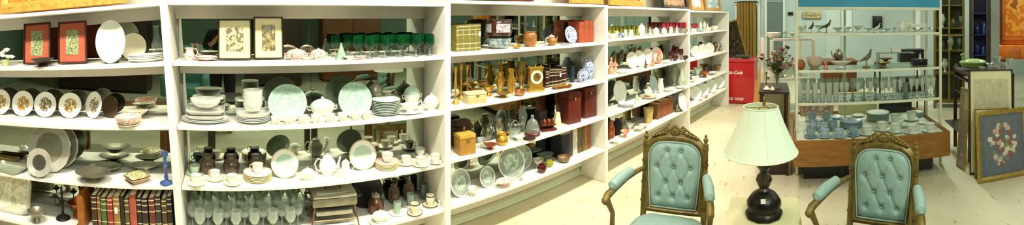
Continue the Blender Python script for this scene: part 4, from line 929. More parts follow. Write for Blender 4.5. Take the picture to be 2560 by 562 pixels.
# blue and white china on the tray
def dk(x, y):
    r = (EYE - DK)/((y - HY)/F); X, Y = ray(x, r)
    return T(X, Y, DK) @ RZ(-degrees_of(x)), r/F
def degrees_of(x): return math.degrees((x - CX)/F)
blue_b = mat('slate_blue_china', '#8fa5ad', .3, var=.12, scale=40)
n = 0
for x, y, nm in ((2027, 343, 'first in front row of'), (2062, 343, 'second in front row of'), (2098, 343, 'third in front row of'), (2134, 339, 'fourth in front row of'), (2033, 322, 'first in second row of'), (2059, 327, 'second in second row of'), (2082, 324, 'third in second row of'), (2030, 302, 'first in back row of'), (2066, 302, 'second in back row of')):
    M, s = dk(x, y); cup_set(M, 12*s, 19*s, '%s ' + nm + ' slate blue cups', blue_white_s if n % 3 else blue_b, blue_b, 'slate blue cups in the tray', 170, 17*s); n += 1
M, s = dk(2128, 317); stack(M, 7, 29*s, 'blue and white plate, %s, pile beside slate blue cups', PM(blue_white_s, blue_white, blue_b, blue_white_s), dz=.0088, dep=.14)
M, s = dk(2090, 296); stack(M, 3, 15*s, 'pale blue saucer, %s, behind the blue plate pile', PM(blue_white_s), dz=.007, name='saucer', cat='saucer')
M, s = dk(2146, 290); plate(M, 16*s, 'white dish behind the blue plate pile', PM(china, china, band_grn), name='white_dish', cat='dish', dep=.2)
gl_ = PM(grey_china, china, band_grn)
M, s = dk(2195, 299); stack(M, 8, 29*s, 'white dinner plate, %s, tall pile in the tray', gl_, dz=.0098, dep=.13)
for x, y, nm in ((2168, 336, 'beside the slate blue cups, front of white set'), (2205, 326, 'just behind the carved chair crest'), (2240, 330, 'third along front of the white set'), (2281, 333, 'fourth along front of the white set'), (2325, 329, 'at the tray corner, front of white set'), (2239, 306, 'behind, next to the tall plate pile'), (2279, 300, 'behind, near the rear platter pile')):
    M, s = dk(x, y); cup_set(M, 13*s, 20*s, '%s ' + nm, grey_china, band_grn, 'white cups in the tray', 20, 20*s)
M, s = dk(2292, 291); stack(M, 6, 15*s, 'white soup plate, %s, rear pile of tray', gl_, dz=.009, dep=.16)
M, s = dk(2262, 316); stack(M, 3, 16*s, 'white saucer, %s, middle of the white set', gl_, dz=.007, name='saucer', cat='saucer')
M, s = dk(2306, 308); plate(M, 12*s, 'single white plate behind the corner teacup', gl_, dep=.14)
# leaning things at the back of the tray
M, s = onc(2042, .68, DK); framed(M @ RZ(0), 84*s, .26, 'pink landscape print leaning at the back of tray', wood_y, paper, motif('pink_landscape', ['#c9b9a4', '#b98f86', '#d9cfb4', '#8a8a78'], 9), fw=.015, mw=.015, tilt=6)
M, s = onc(2144, .735, DK); one(MB().box((0, 0, .13), (98*s, .03, .26), bev=.004), 'cream_box', mat('cream_card', '#e0d9a8', .7, var=.04), M, 'flat cream cardboard box at the back of tray', 'box')
M, s = onc(2238, .70, DK); one(MB().box((0, 0, .12), (84*s, .05, .24), bev=.006), 'black_case', black, M, 'long black case at the back of tray', 'case')
M, s = onc(2310, -.13, .002); framed(M, 48*s, .18, 'small dark picture tucked under the tray end', mat('grey_frame', '#8a8a80', .5), black, motif('night_scene', ['#1c1c18', '#2e2e28', '#151512'], 10), fw=.012, mw=0, tilt=4)
# glass on the lowest glass shelf
zs = .724
gk = {}
def gl(x, v, kind, H, lb, grp, g=shop_crystal):
    M, s = onc(x, v, zs)
    if kind in gk: return twin(gk[kind], M, lb, grp)
    if kind == 'flute': gk[kind] = goblet(M, .027, H, lb, g, g, grp, .35, 'flare', 'glass_flute')
    elif kind == 'wine': gk[kind] = goblet(M, .026, H, lb, g, g, grp, .45, 'tulip', 'wine_glass')
    elif kind == 'tumbler': gk[kind] = tumbler(M, .032, H, lb, g, grp, 1.15)
    elif kind == 'round': gk[kind] = goblet(M, .036, H, lb, g, g, grp, .4, 'round', 'water_goblet')
for i, x in enumerate((2000, 2019, 2038, 2056, 2073, 2090)): gl(x, .1, 'tumbler', .19, '%s tall tumbler in front row of lowest glass shelf' % ORD[i], 'tall tumblers in the shop case')
for i, x in enumerate((2104, 2117, 2145, 2176, 2206, 2222)): gl(x, .1, 'wine', .19, '%s wine glass in front row of lowest glass shelf' % ORD[i], 'wine glasses in the shop case')
for i, x in enumerate((2236, 2250, 2278, 2292, 2306, 2320, 2333)): gl(x, .1, 'flute', .2, '%s flute in front row of lowest glass shelf' % ORD[i], 'flutes in the shop case')
for i, x in enumerate((2010, 2031, 2052, 2072, 2090, 2110, 2134, 2152, 2172, 2190, 2212, 2232, 2256, 2280, 2304, 2326)): gl(x, .3, 'round', .2, '%s water goblet in back row of lowest glass shelf' % ORD[i], 'water goblets in the shop case')
smk = mat('smoke_crystal', '#6d7f74', .12, var=.2, coat=.5)
for x, h, lb in ((2131, .2, 'dark banded crystal candlestick among the wine glasses'), (2160, .2, 'dark bell-footed crystal candlestick among wine glasses'), (2190, .17, 'bluish crystal candlestick among the wine glasses'), (2264, .16, 'grey crystal jar between the flutes')):
    M, s = onc(x, .12, zs); vase(M, STICK if h != .16 else CYL, .028, h, lb, smk, 'crystal_candlestick' if h != .16 else 'crystal_jar', 'candlestick' if h != .16 else 'jar')
# middle glass shelf
zs = 1.058
M, s = onc(2002, .1, zs); vase(M, JAR, 12*s, 24*s, 'terracotta pot on the middle glass shelf', mat('terracotta', '#a8623a', .5), 'terracotta_pot', 'pot')
M, s = onc(2036, .22, zs); bowl(M, 20*s, 26*s, 'large cream lace-edged bowl beside the terracotta pot', motif('lace_bowl', ['#efe3cc', '#d9b9a0', '#f2ead8'], 50), 'lace_bowl', wob=flute(18, .06))
M, s = onc(2064, .1, zs); figurine(M, 26*s, 'coral china lady beside the lace-edged bowl', coral)
M, s = onc(2102, .15, zs); dish_foot(M, 54*s, 17*s, 'long white china boat dish on the middle glass shelf', china, 'boat_dish', .5, wob=flute(14, .05))
M, s = onc(2166, .2, zs)
bird(M, 46*s, 'dark feathered rooster figurine on the middle glass shelf', motif('rooster', ['#3a3a30', '#6b6a50', '#8f8a6a', '#2a2c28'], 40), brass, brass_d, 25, 'rooster_figurine')
M, s = onc(2208, .3, zs); dish_foot(M, 44*s, 8*s, 'low bronze dish beside the rooster', brass_d, 'bronze_dish', .7)
M, s = onc(2238, .2, zs)
r_ = root('glass_stand', M, 'small glass riser carrying a white box', 'display stand')
MB().box((0, 0, .148), (96*s, .12, .006)).build('top', shelf_gl, r_)
for p in (-1, 1):
    for q in (-1, 1): MB().tube([(p*44*s, q*.05, 0), (p*44*s, q*.05, .144)], .004, 6).build('leg', iron, r_)
M, s = onc(2240, .2, zs + .152); box_lid(M, 24*s, .06, 13*s, 'white box standing on the glass riser', china, china, None, 'white_box')
M, s = onc(2290, .2, zs + .0); box_lid(M @ T(.04, 0, 0), 36*s, .1, 16*s, 'dark lacquer box past the glass riser', black, black, brass, 'lacquer_box')
M, s = onc(2300, .2, zs); figurine(M @ T(.0, 0, 16*s + .002), 14*s, 'small white china dog on the lacquer box', china)
# top glass shelf
zs = 1.433
pheas = motif('pheasant', ['#2e302c', '#55564a', '#3d3f38', '#77745e'], 60)
M, s = onc(2028, .12, zs); bird(M, 28*s, 'dark pheasant figurine standing upright, first on the top glass shelf', pheas, brass, brass_d, -60)
M, s = onc(2066, .12, zs); bird(M, 34*s, 'dark pheasant figurine with long tail, second on the top glass shelf', pheas, brass, brass_d, 12)
for i, (x, v, w_, h_, m_, k, lb) in enumerate(((2003, .15, 28, 16, crystal, 'd', 'cut glass dish at the end of top glass shelf'), (2012, .33, 18, 26, china, 'f', 'white china lady behind the cut glass dish'), (2048, .25, 26, 18, crystal, 'd', 'cut glass dish between the two pheasants'), (2094, .2, 28, 12, crystal, 'd', 'low glass dish beyond the pheasants'),
        (2119, .2, 20, 14, crystal, 'd', 'low glass dish second beyond the pheasants'), (2145, .2, 24, 17, grey_china, 'd', 'grey china dish at the shelf middle'), (2170, .2, 24, 10, crystal, 'd', 'low glass dish before the white goose'), (2214, .2, 26, 9, crystal, 'd', 'flat glass dish after the white goose'),
        (2236, .2, 14, 12, crystal, 'd', 'tiny glass dish beside the white jug'), (2328, .2, 20, 10, crystal, 'd', 'low glass dish at the far post'))):
    M, s = onc(x, v, zs)
    if k == 'f': figurine(M, h_*s, lb, m_)
    else: dish_foot(M, w_*s, h_*s, lb, m_, 'glass_dish', .8, wob=flute(14, .05))
M, s = onc(2193, .15, zs); bird(M, 24*s, 'white china goose on the top glass shelf', china, amber, china, 10, 'goose_figurine')
M, s = onc(2254, .15, zs); pitcher(M, 24*s, 27*s, 'white china jug on the top glass shelf', china)
M, s = onc(2294, .18, zs); dish_foot(M, 32*s, 10*s, 'glass dish carrying a white box', crystal, 'glass_dish', .8)
box_lid(M @ T(0, 0, 10*s + .002), 40*s, .08, 9*s, 'flat white box on a glass dish', china, grey_china, None, 'flat_box')
M, s = onc(2271, .2, zs); vase(M, URN, 7*s, 30*s, 'gilt-topped vase beside the white jug', cream, 'gilt_vase')
# white framed cabinet left of the case
KM, KL = frame2(1929, 4.95, 1996, 5.05)
k_ = root('glass_cabinet', KM, 'pinkish white framed glass cabinet beside the tall shop case', 'cabinet')
pinkw = mat('pinkish_white_paint', '#e2d6c8', .45, var=.04)
for u in (0, KL + .2):
    for v in (0, .5): MB().box((u, v, .66), (.04, .04, 1.31), bev=.004).build('post', pinkw, k_)
for z in (1.315, .82, .4):
    sh = MB().box(((KL + .2)/2, .25, z + .004), (KL + .15, .46, .008)).build('glass_shelf', shelf_gl, k_)
    MB().box(((KL + .2)/2, .0, z), (KL + .16, .03, .035), bev=.003).build('shelf_edge', pinkw, sh)
MB().box(((KL + .2)/2, .25, .2), (KL + .15, .46, .36)).build('base_panel', pinkw, k_)
M = KM @ T(.08, .2, 1.324); bowl(M, .085, .075, 'white ruffled bowl on the pinkish glass cabinet', china, 'ruffled_bowl', wob=flute(10, .1))
for i, (u, h, m_) in enumerate(((.2, .09, crystal), (.3, .07, china), (.4, .08, crystal))): M = KM @ T(u + .02, .15, 1.324); dish_foot(M, .075, h, ['cut glass comport beside the ruffled bowl', 'white comport second from the ruffled bowl', 'cut glass comport at the shop case post'][i], m_, 'comport', 1, wob=flute(12, .05))
M = KM @ T(.12, .2, .829); box_lid(M @ RZ(20), .2, .15, .12, 'white box inside the pinkish glass cabinet', china, pink_china, None, 'white_box')
M = KM @ T(.35, .2, .829); vase(M, JAR, .07, .2, 'rose patterned jar inside the pinkish glass cabinet', pink_china, 'rose_jar', 'jar')
M = KM @ T(.25, .12, .829); tray(M, .16, .2, 'silver tray on edge inside the pinkish glass cabinet', silver, None, False, flat=False, tilt=20)
# dark etagere with wooden side, flowers and shells
EM, EL = frame2(1899, 4.03, 1970, 4.03)
e_ = root('etagere', EM, 'dark framed side stand with olive wood side panel', 'side stand')
EH, ED = .845, .56
MB().box((EL/2, ED/2, EH - .012), (EL + .02, ED, .024), bev=.004).build('top', wood_d, e_)
MB().box((EL/2, ED/2, .3), (EL - .02, ED - .04, .02)).build('lower_shelf', wood_d, e_)
MB().box((EL/2, ED/2, .06), (EL - .02, ED - .04, .1)).build('base', wood_d, e_)
for u in (.012, EL - .012):
    for v in (.012, ED - .012): MB().box((u, v, EH/2 - .012), (.024, .024, EH - .026)).build('leg', wood_d, e_)
MB().box((EL + .014, ED/2, EH/2 - .01), (.018, ED, EH - .03)).build('side_panel', wood_olive, e_)
MB().box((EL/2, ED - .006, EH*.6), (EL - .04, .01, EH*.5)).build('back_panel', mat('pale_back', '#b9b79c', .7), e_)
M = EM @ T(EL*.62, .24, EH + .001)
vase(M, [(.8, 0), (.9, .05), (.7, .5), (.75, .8), (1, 1), (.94, 1)], .04, .15, 'clear glass vase holding the dried flowers', clear, 'glass_vase')
r_ = root('dried_bouquet', M @ T(0, 0, .02), 'dried red and green bouquet in a glass vase', 'bouquet')
rng = random.Random(3); st = MB(); lf = MB(); tips = []
for i in range(40):
    a = rng.uniform(0, 2*pi); q = rng.uniform(.03, .19); h = rng.uniform(.2, .4)
    e = (q*cos(a)*1.2, q*sin(a)*.8, h); tips.append(e)
    st.tube([(0, 0, 0), (e[0]*.12, e[1]*.12, .13), (e[0]*.6, e[1]*.6, h*.7), e], .002, 5)
    for k in range(8):
        t = .42 + .075*k; p = Vector((e[0]*t*t, e[1]*t*t, .1 + (h-.1)*t)); b2 = rng.uniform(0, 2*pi); l = .055
        lf.add([p, p + Vector((cos(b2)*l*.5 - sin(b2)*.014, sin(b2)*l*.5 + cos(b2)*.009, .012)), p + Vector((cos(b2)*l, sin(b2)*l, .004)), p + Vector((cos(b2)*l*.5 + sin(b2)*.009, sin(b2)*l*.5 - cos(b2)*.009, .012))], [[0, 1, 2, 3]])
st.build('stems', mat('dry_stem', '#6a6136', .7), r_)
o = lf.build('leaves', mat('sage_leaf', '#6d7a45', .7, var=.35, scale=30), r_); o['kind'] = 'stuff'
for i, e in enumerate(tips[:26]):
    MB().lathe([(0, 0), (.012, .004), (.02, .02), (.012, .024), (0, .012)], 9, T(*e) @ RX(rng.uniform(-40, 40)), wob=flute(5, .3)).build('flower', [mat('dry_red', '#7c2a22', .7, var=.3), mat('dry_pink', '#b88a7c', .7), mat('dry_brown', '#4a2f22', .7)][i % 3], r_)
for i, (u, v, lb) in enumerate(((.07, .08, 'white seashell on the dark side stand'), (.13, .05, 'small pale seashell beside the white one'))):
    M = EM @ T(u, v, EH + .001); one(MB().lathe([(0, 0), (.018, .002), (.026, .012), (.018, .026), (.008, .04), (0, .05)], 14, None, 0, 1.3 - .3*i, .8, flute(9, .12)), 'seashell', china if i == 0 else cream, M, lb, 'seashell')
M = EM @ T(.06, .3, EH + .001) ; vase(M, STICK, .03, .16, 'bronze candlestick at the back of the side stand', brass_d, 'bronze_candlestick', 'candlestick')
# ---------------------------------------------------------------- red drinks cooler
X, Y = ray(1885, 7.3)
QM = T(X, Y, 0) @ RZ(-82) @ T(-.36, .26, 0)
red_p = mat('red_enamel', '#c3141c', .35, var=.08, scale=5, coat=.3)
q_ = root('drinks_cooler', QM, 'red chest drinks cooler with white lettering beyond the shelves', 'drinks cooler')
MB().box((0, 0, .385), (.72, .5, .75), bev=.015).build('body', red_p, q_)
lid = MB().box((0, 0, .785), (.735, .515, .045), bev=.012).build('lid', red_p, q_)
MB().box((0, .0, .813), (.2, .03, .012), bev=.003).build('handle', silver, lid)
def lettering(txt, size, M, m, parent, shear=0):
    cu = bpy.data.curves.new('lettering', 'FONT'); cu.body = txt; cu.size = size; cu.extrude = .002; cu.offset = .0025; cu.shear = shear; cu.align_x = 'CENTER'; cu.align_y = 'CENTER'
    t = bpy.data.objects.new('lettering_source', cu); COL.objects.link(t); bpy.context.view_layer.update()
    me = bpy.data.meshes.new_from_object(t.evaluated_get(bpy.context.evaluated_depsgraph_get())); bpy.data.objects.remove(t)
    me.materials.clear(); me.materials.append(m)
    o = bpy.data.objects.new('lettering', me); COL.objects.link(o); o.parent = parent; o.matrix_local = M; return o
wht = mat('white_enamel', '#f3efe6', .4, var=.02)
lettering('Coca-Cola', .088, T(-.045, -.253, .575) @ RX(90), wht, q_, .3)
lettering('ICE  COLD', .06, T(.025, -.253, .09) @ RX(90), wht, q_)
one(MB().box((0, 0, .012), (.3, .26, .024), bev=.006).box((0, 0, .03), (.26, .2, .016), bev=.006), 'dark_tray', mat('olive_black', '#3d3d30', .5), QM @ T(.08, .12, .822), 'dark flat tray lying on the red cooler', 'tray')
X, Y = ray(1896, 6.6)
one(MB().prism([(-.12, 0), (.02, 0), (.09, .75), (.02, .78)], -.02, .02), 'leaning_board', wood_y, T(X, Y, .002) @ RZ(-degrees_of(1896)) @ RX(-4), 'honey-coloured tapering board standing beside the red cooler', 'board')
X, Y = ray(1836, 8.45)
framed(T(X, Y, .6) @ RZ(-degrees_of(1836) - 8) @ RY(-16), .62, .9, 'dark painting in a gold frame leaning behind the cooler', gilt, wood_d, motif('dark_painting', ['#3a2a18', '#5a4424', '#2a1f14', '#6a5430'], 6), fw=.035, mw=0, tilt=6, name='dark_painting')
X, Y = ray(1842, 8.65)
cr = root('wooden_crate', T(X, Y, 0) @ RZ(-degrees_of(1842)), 'wooden crate carrying the dark painting behind the cooler', 'crate')
MB().box((0, -.06, .253), (.8, .5, .5), bev=.01).build('crate_body', wood_d, cr)
# far end of the shop: curtain, doorway, pictures
def wallpt(x, X=9.995): th = (x-CX)/F; return X/tan(th)
def onwall(x0, x1, y0, y1, depth, name, m, label=None, cat=None, st=False, off=0):
    Ya, Yb = wallpt(x0), wallpt(x1); r = hypot(10, (Ya+Yb)/2); za, zb_ = zat(y1, r), zat(y0, r)
    mb = MB().box((10 - depth/2 - off - .001, (Ya+Yb)/2, (za+zb_)/2), (depth, abs(Ya-Yb), zb_-za), bev=.006)
    return struct(mb, name, m) if st else one(mb, name, m, Matrix(), label, cat)
Ya, Yb = wallpt(1846), wallpt(1893); r = hypot(10, (Ya+Yb)/2); zt_ = zat(6, r)
n = 60; vs = []; fs = []
for z in (.02, zt_*.5, zt_):
    for i in range(n+1): t = i/n; vs.append((9.86 + .035*sin(t*40) - (.01*sin(t*17)), Ya + (Yb-Ya)*t, z))
for i in range(n):
    for k in range(2): fs.append([k*(n+1)+i, k*(n+1)+i+1, (k+1)*(n+1)+i+1, (k+1)*(n+1)+i])
cur = root('door_curtain', Matrix(), 'brown gold curtain hanging across the far doorway', 'curtain')
MB().add(vs, fs).build('cloth', mat('curtain_cloth', '#a37e38', .8, var=.2, scale=9, stretch=(1, 6, .4)), cur)
MB().tube([(9.88, Ya + .08, zt_), (9.88, Yb - .08, zt_)], .014, 8).build('rod', wood_d, cur)
for nm, a, b2, c, d in (('trim_1', 1838, 1845, 0, 250), ('trim_2', 1894, 1901, 0, 250), ('trim_3', 1838, 1901, -8, 2)): onwall(a, b2, c, d, .05, nm, white_paint, st=True)
onwall(1918, 1958, 4, 240, .02, 'door_1', mat('grey_door', '#6f7d76', .6, var=.1), st=True)
for nm, a, b2, c, d in (('trim_4', 1912, 1918, -2, 240), ('trim_5', 1958, 1963, -2, 240), ('trim_6', 1912, 1963, -8, -1)): onwall(a, b2, c, d, .04, nm, white_paint, st=True)
onwall(1970, 1983, 30, 38, .03, 'wall_plate', black, 'small black switch plate on the far wall', 'switch plate')
onwall(1900, 1917, 97, 138, .03, 'white_picture', paper, 'pale print hung low between curtain and doorway', 'picture')
Ya, Yb = wallpt(2006), wallpt(2053); r = 9.9
framed(T(9.96, (Ya+Yb)/2, zat(46, r)) @ RZ(-90), abs(Ya-Yb), .16, 'small gold framed picture on the far wall above birds', gilt, paper, motif('small_scene', ['#b9b08a', '#8f8a6a', '#cfc7a4'], 12), fw=.025, mw=.01, tilt=0)
onwall(2181, 2205, 40, 70, .05, 'dark_picture', black, 'black framed picture on the far wall behind goose', 'picture')
onwall(2066, 2100, 26, 250, .03, 'door_2', mat('pale_door', '#c7d0c8', .6, var=.03), st=True)
onwall(2105, 2130, 27, 78, .03, 'window_1', mat('pale_blind', '#dfe6e2', .6, var=.03), st=True)
onwall(2288, 2300, -20, 260, .08, 'trim_7', white_paint, st=True)
# furniture beyond the glass case
SM, SL = frame2(2058, 7.3, 2142, 7.4)
sb = root('sideboard', SM, 'brown wooden sideboard seen through the glass case', 'sideboard')
MB().box((SL/2, .25, .46), (SL, .5, .6), bev=.008).build('body', wood_m, sb)
MB().box((SL/2, .24, .775), (SL + .04, .54, .03), bev=.006).build('top', wood_m, sb)
for u in (.04, SL - .04):
    for v in (.04, .46): MB().box((u, v, .08), (.05, .05, .156), taper=1).build('leg', wood_d, sb)
for u in (SL*.27, SL*.73):
    d_ = MB().box((u, -.008, .46), (SL*.42, .016, .5), bev=.005).build('door', wood_m, sb)
    MB().ball((u + (SL*.16 if u < SL/2 else -SL*.16), -.026, .48), .014).build('knob', brass, d_)
M = SM @ T(SL*.5, .2, .792); pot(M, .28, .24, 'pewter teapot on the far sideboard', silver_d, None, name='pewter_teapot')
GM, GL = frame2(2196, 6.3, 2318, 6.5)
gt = root('glass_table', GM, 'green glass table with dark legs beyond the case', 'table')
MB().box((GL/2, .25, .86), (GL, .5, .012)).build('top', glass('table_glass', '#b9d6c4', .3, haze=.2), gt)
for u in (.03, GL - .03):
    for v in (.03, .47): MB().tube([(u, v, .002), (u, v, .852)], .014, 8).build('leg', iron, gt)
MB().box((GL/2, .25, .3), (GL - .06, .44, .012)).build('lower_shelf', MATS['table_glass'], gt)
M = GM @ T(GL*.72, .2, .868); box_lid(M, .4, .22, .2, 'black trunk standing on the green glass table', black, black, brass, 'travel_chest', 'trunk')
M = GM @ T(GL*.2, .2, .868); dish_foot(M, .24, .06, 'brown dish on the green glass table', wood_m, 'wooden_dish', .8)
M = GM @ T(GL*.7, .22, .308); box_lid(M, .42, .24, .3, 'black chest on the lower shelf of glass table', black, black, brass, 'black_chest', 'chest')
BMx, BL = frame2(2334, 7.0, 2412, 7.0)
bc = root('curio_cabinet', BMx, 'tall honey framed curio cabinet with glass front', 'cabinet')
hw_ = mat('curio_wood', '#7f6a2e', .45, var=.2, scale=6, stretch=(1, 1, 8))
for u in (.02, BL - .02):
    for v in (.02, .38): MB().box((u, v, 1.1), (.045, .045, 2.2)).build('post', hw_, bc)
for z in (.1, .6, 1.0, 1.4, 1.8): MB().box((BL/2, .2, z), (BL - .05, .34, .02)).build('shelf', hw_, bc)
MB().box((BL/2, .2, 2.2), (BL + .04, .44, .06)).build('cornice', hw_, bc); MB().box((BL/2, .39, 1.1), (BL - .05, .012, 2.1)).build('back_panel', mat('curio_back', '#4a4a36', .7), bc)
dr = MB().box((BL/2, -.01, 1.15), (BL - .06, .006, 2.0)).build('glass_door', pane_gl, bc)
MB().box((BL/2, -.016, 1.28), (BL - .06, .012, .03)).box((BL/2, -.016, 1.15), (.03, .012, 2.0)).build('door_rail', hw_, dr)
for i, (u, z, k) in enumerate(((.14, 1.011, 0), (.3, 1.011, 1), (.45, 1.011, 2), (.15, 1.411, 1), (.35, 1.411, 0), (.48, 1.411, 2), (.2, .611, 1), (.4, .611, 0))):
    M = BMx @ T(u, .18, z); lb = ['pewter pot', 'pale china vase', 'crystal goblet'][k] + [' on the middle shelf of curio cabinet', ' on the upper shelf of curio cabinet', ' on the lower shelf of curio cabinet'][[1.011, 1.411, .611].index(z)]
    if k == 0: vase(M, JAR, .06, .16, lb, silver_d, 'pewter_pot', 'pot')
    elif k == 1: vase(M, URN, .06, .24, lb, grey_china, 'china_vase')
    else: goblet(M, .035, .2, lb, crystal, crystal)
NM, NL = frame2(2427, 6.2, 2468, 6.2)
bl = root('blue_cabinet', NM, 'tall dark wood cabinet with deep blue panels', 'cabinet')
navy = mat('deep_blue', '#22225c', .45, var=.25, scale=8)
for u in (.0, NL + .03): MB().box((u, .2, 1.1), (.05, .42, 2.2)).build('side_panel', wood_d, bl)
MB().box((NL/2 + .015, .4, 1.1), (NL - .03, .02, 2.18)).build('back_panel', navy, bl); MB().box((NL/2 + .015, .2, 2.2), (NL + .1, .46, .05)).build('cornice', wood_d, bl)
for z in (.4, 1.0, 1.32, 1.65): MB().box((NL/2 + .015, .21, z), (NL - .025, .36, .016)).build('shelf', navy, bl)
for i, (u, z, h) in enumerate(((.1, 1.01, .16), (.2, 1.01, .12), (.1, 1.33, .14), (.21, 1.33, .18))): M = NM @ T(u, .2, z); vase(M, [JAR, CYL][i % 2], .04, h, ['cobalt jar', 'cobalt beaker'][i % 2] + [' on the lower blue shelf', ' on the upper blue shelf'][i//2], blue_gl, ['cobalt_jar', 'cobalt_beaker'][i % 2], ['jar', 'beaker'][i % 2])
X, Y = ray(2487, 8.3)
struct(MB().box((0, 0, 1.5), (.2, .2, 2.998)), 'trim_8', mat('grey_column', '#a9aca0', .6, var=.05), T(X, Y, 0) @ RZ(-degrees_of(2487)))
# orange secretary
OM, OL = frame2(2502, 5.9, 2596, 5.9)
orw = mat('orange_secretary', '#d87818', .35, var=.2, scale=5, stretch=(2, 1, 1), col2='#b3570c', coat=.3)
sc_ = root('secretary_desk', OM, 'orange painted secretary desk with slant front', 'secretary desk')
MB().box((OL/2, .2, 1.67), (OL, .36, .96), bev=.006).build('upper_case', orw, sc_)
d1 = MB().prism([(.02, 1.26), (OL - .02, 1.26), (OL - .02, 2.1), (.02, 2.1)], -.002, .018).build('upper_door', orw, sc_)
MB().prism([(.07, 1.32), (OL - .07, 1.32), (OL - .07, 2.04), (.07, 2.04)], -.008, -.003).build('painted_panel', motif('japanned_panel', ['#d98a20', '#c96a10', '#e09a34', '#8f4a0c'], 7), d1)
MB().box((OL/2, .1, 1.09), (OL + .03, .6, .19), bev=.006).build('drawer_case', orw, sc_)
for u in (.27, .73):
    d_ = MB().box((OL*u, -.208, 1.09), (OL*.42, .014, .13), bev=.003).build('drawer', orw, sc_); MB().ball((OL*u, -.225, 1.09), .012).build('knob', brass_d, d_)
MB().box((-.004, .1, 1.6), (.02, .3, .8)).build('side_strip', wood_r, sc_)
for u in (.03, OL - .03):
    for v in (-.16, .36): MB().box((u, v, .496), (.05, .05, .99), taper=1).build('leg', wood_m, sc_)
# dark stand with tureen
PM_, PL_ = frame2(2421, 4.38, 2536, 4.45)
ps = root('plant_stand', PM_, 'tall dark wooden stand carrying the green tureen', 'stand')
th_, pd = 1.0, .62
skew = lambda v: -v*.22
MB().prism([(0, 0), (PL_, 0), (PL_ - .0 + skew(pd), pd), (skew(pd), pd)], 0, -.03, T(0, 0, th_ - .03) @ RX(90) @ S3(1, 1, -1) @ S3(1, 1, 1)).build('top', wood_d, ps)
for u, v in ((.02, .03), (PL_ - .02, .03), (.02 + skew(pd), pd - .03), (PL_ - .02 + skew(pd), pd - .03)): MB().box((u, v, .484), (.042, .042, .966)).build('leg', wood_d, ps)
for v in (.03, pd - .03): MB().box((PL_/2 + skew(v), v, .9), (PL_ - .07, .02, .07)).build('apron', wood_d, ps)
MB().tube([(.02, .055, .88), (.02 + skew(pd), pd - .055, .88)], .03, 4, None, 0, False, .5).tube([(.02, .055, .7), (.02 + skew(pd), pd - .055, .7)], .012, 6).build('side_rail', wood_d, ps)
MB().tube([(.0, .055, .33), (skew(pd), pd - .055, .33)], .16, 4, None, 0, False, .06).build('side_panel', wood_d, ps)
def st(x, v, z=th_ + .002):
    th = (x-CX)/F; inv = PM_.inverted(); o = inv @ Vector((0, 0, 0)); d = inv.to_3x3() @ Vector((sin(th), cos(th), 0)); u = o.x + d.x*(v - o.y)/d.y
    p = PM_ @ Vector((u, v, 0)); return PM_ @ T(u, v, z), p.length/F
M, s = st(2432, .34)
gt_ = root('green_tureen', M, 'green oval tureen with a duck head on its lid', 'tureen')
gg = mat('olive_green_glaze', '#6f8f45', .25, var=.2, scale=14, coat=.3)
MB().lathe([(0, 0), (.1, 0), (.13, .01), (.15, .05), (.165, .06), (.16, .065), (0, .06)], 28, None, 0, 1, .6).build('body', gg, gt_)
l = MB().lathe([(.158, .066), (.14, .085), (.08, .1), (0, .105)], 28, None, 0, 1, .6).build('lid', mat('pale_olive', '#a9b880', .3), gt_)
MB().tube([(-.09, 0, .095), (-.12, 0, .13), (-.115, 0, .155), (-.15, 0, .15)], [.03, .024, .026, .008], 9).build('duck_head', gg, l)
plate(M @ T(0, 0, -.0015) if False else st(2432, .34)[0] @ T(0, -.0, -.0), .001, 'x', None) if False else None
for x, v, w_, h_, lb in ((2474, .2, 22, 14, 'cut glass bowl beside the green tureen'), (2492, .35, 24, 26, 'taller cut glass vase behind the glass bowl'), (2508, .15, 20, 16, 'cut glass dish past the middle of the dark stand'), (2524, .3, 18, 22, 'cut glass jar at the end of the dark stand'), (2455, .1, 18, 8, 'flat glass ashtray before the green tureen')):
    M, s = st(x, v); dish_foot(M, w_*s, h_*s, lb, crystal, 'cut_glass_dish', 1, wob=flute(12, .06))
# pictures leaning on the stand
def lean(xa, ra, xb, rb, h, label, fm, mm, pc, fw, mw, tilt, roll=0, d=.022, name='framed_picture', w=None):
    A, l = frame2(xa, ra, xb, rb); w = w or l
    return framed(A @ T(w/2, 0, 0) @ RY(roll), w, h, label, fm, mm, pc, fw=fw, mw=mw, tilt=tilt, d=d, name=name)
black_f = mat('dark_brown_frame', '#241a10', .4, var=.2)
sketch = motif('sketch', ['#d6d1ac', '#c4bf9f', '#cdc8a6', '#b8b497'], 14)
r_ = lean(2424, 4.06, 2535, 4.12, 1.05, 'tall dark-framed sheet of two sketches leaning on stand', black_f, mat('sketch_mount', '#e3dcb0', .8, var=.03), sketch, .016, .05, 5)
r2 = MB().box((0, -.0085, .40), (.36, .002, .3)).build('second_print', sketch, r_)
for c in list(r_.children):
    if c.name.startswith('print'): bpy.data.objects.remove(c)
MB().box((0, -.0085, .78), (.36, .002, .34)).build('print', sketch, r_)
gold_th = mat('thin_gold_frame', '#9a823c', .4, .4, var=.2)
lean(2436, 3.98, 2524, 4.02, .68, 'thin gold frame standing just behind the flower picture', gold_th, paper, paper, .02, 0, 5)
flow = motif('flower_tapestry', ['#5f6670', '#6b7078', '#c9a490', '#d8c8b0', '#9a5f58', '#7d7f68'], 15)
fr = lean(2444, 3.84, 2572, 4.08, .67, 'gold framed bouquet picture leaning in front', mat('gold_frame_green', '#a58b3c', .4, .4, var=.25, scale=40, bump=.4), mat('grey_ground', '#5f6670', .7, var=.1), mat('grey_ground2', '#666d74', .8, var=.12), .045, .012, 6)
rng = random.Random(5)
pn = [c for c in fr.children if c.name.startswith('print')][0]; bpy.data.objects.remove(pn)
pn = MB().box((0, -.0062, .335), (.40, .002, .55))
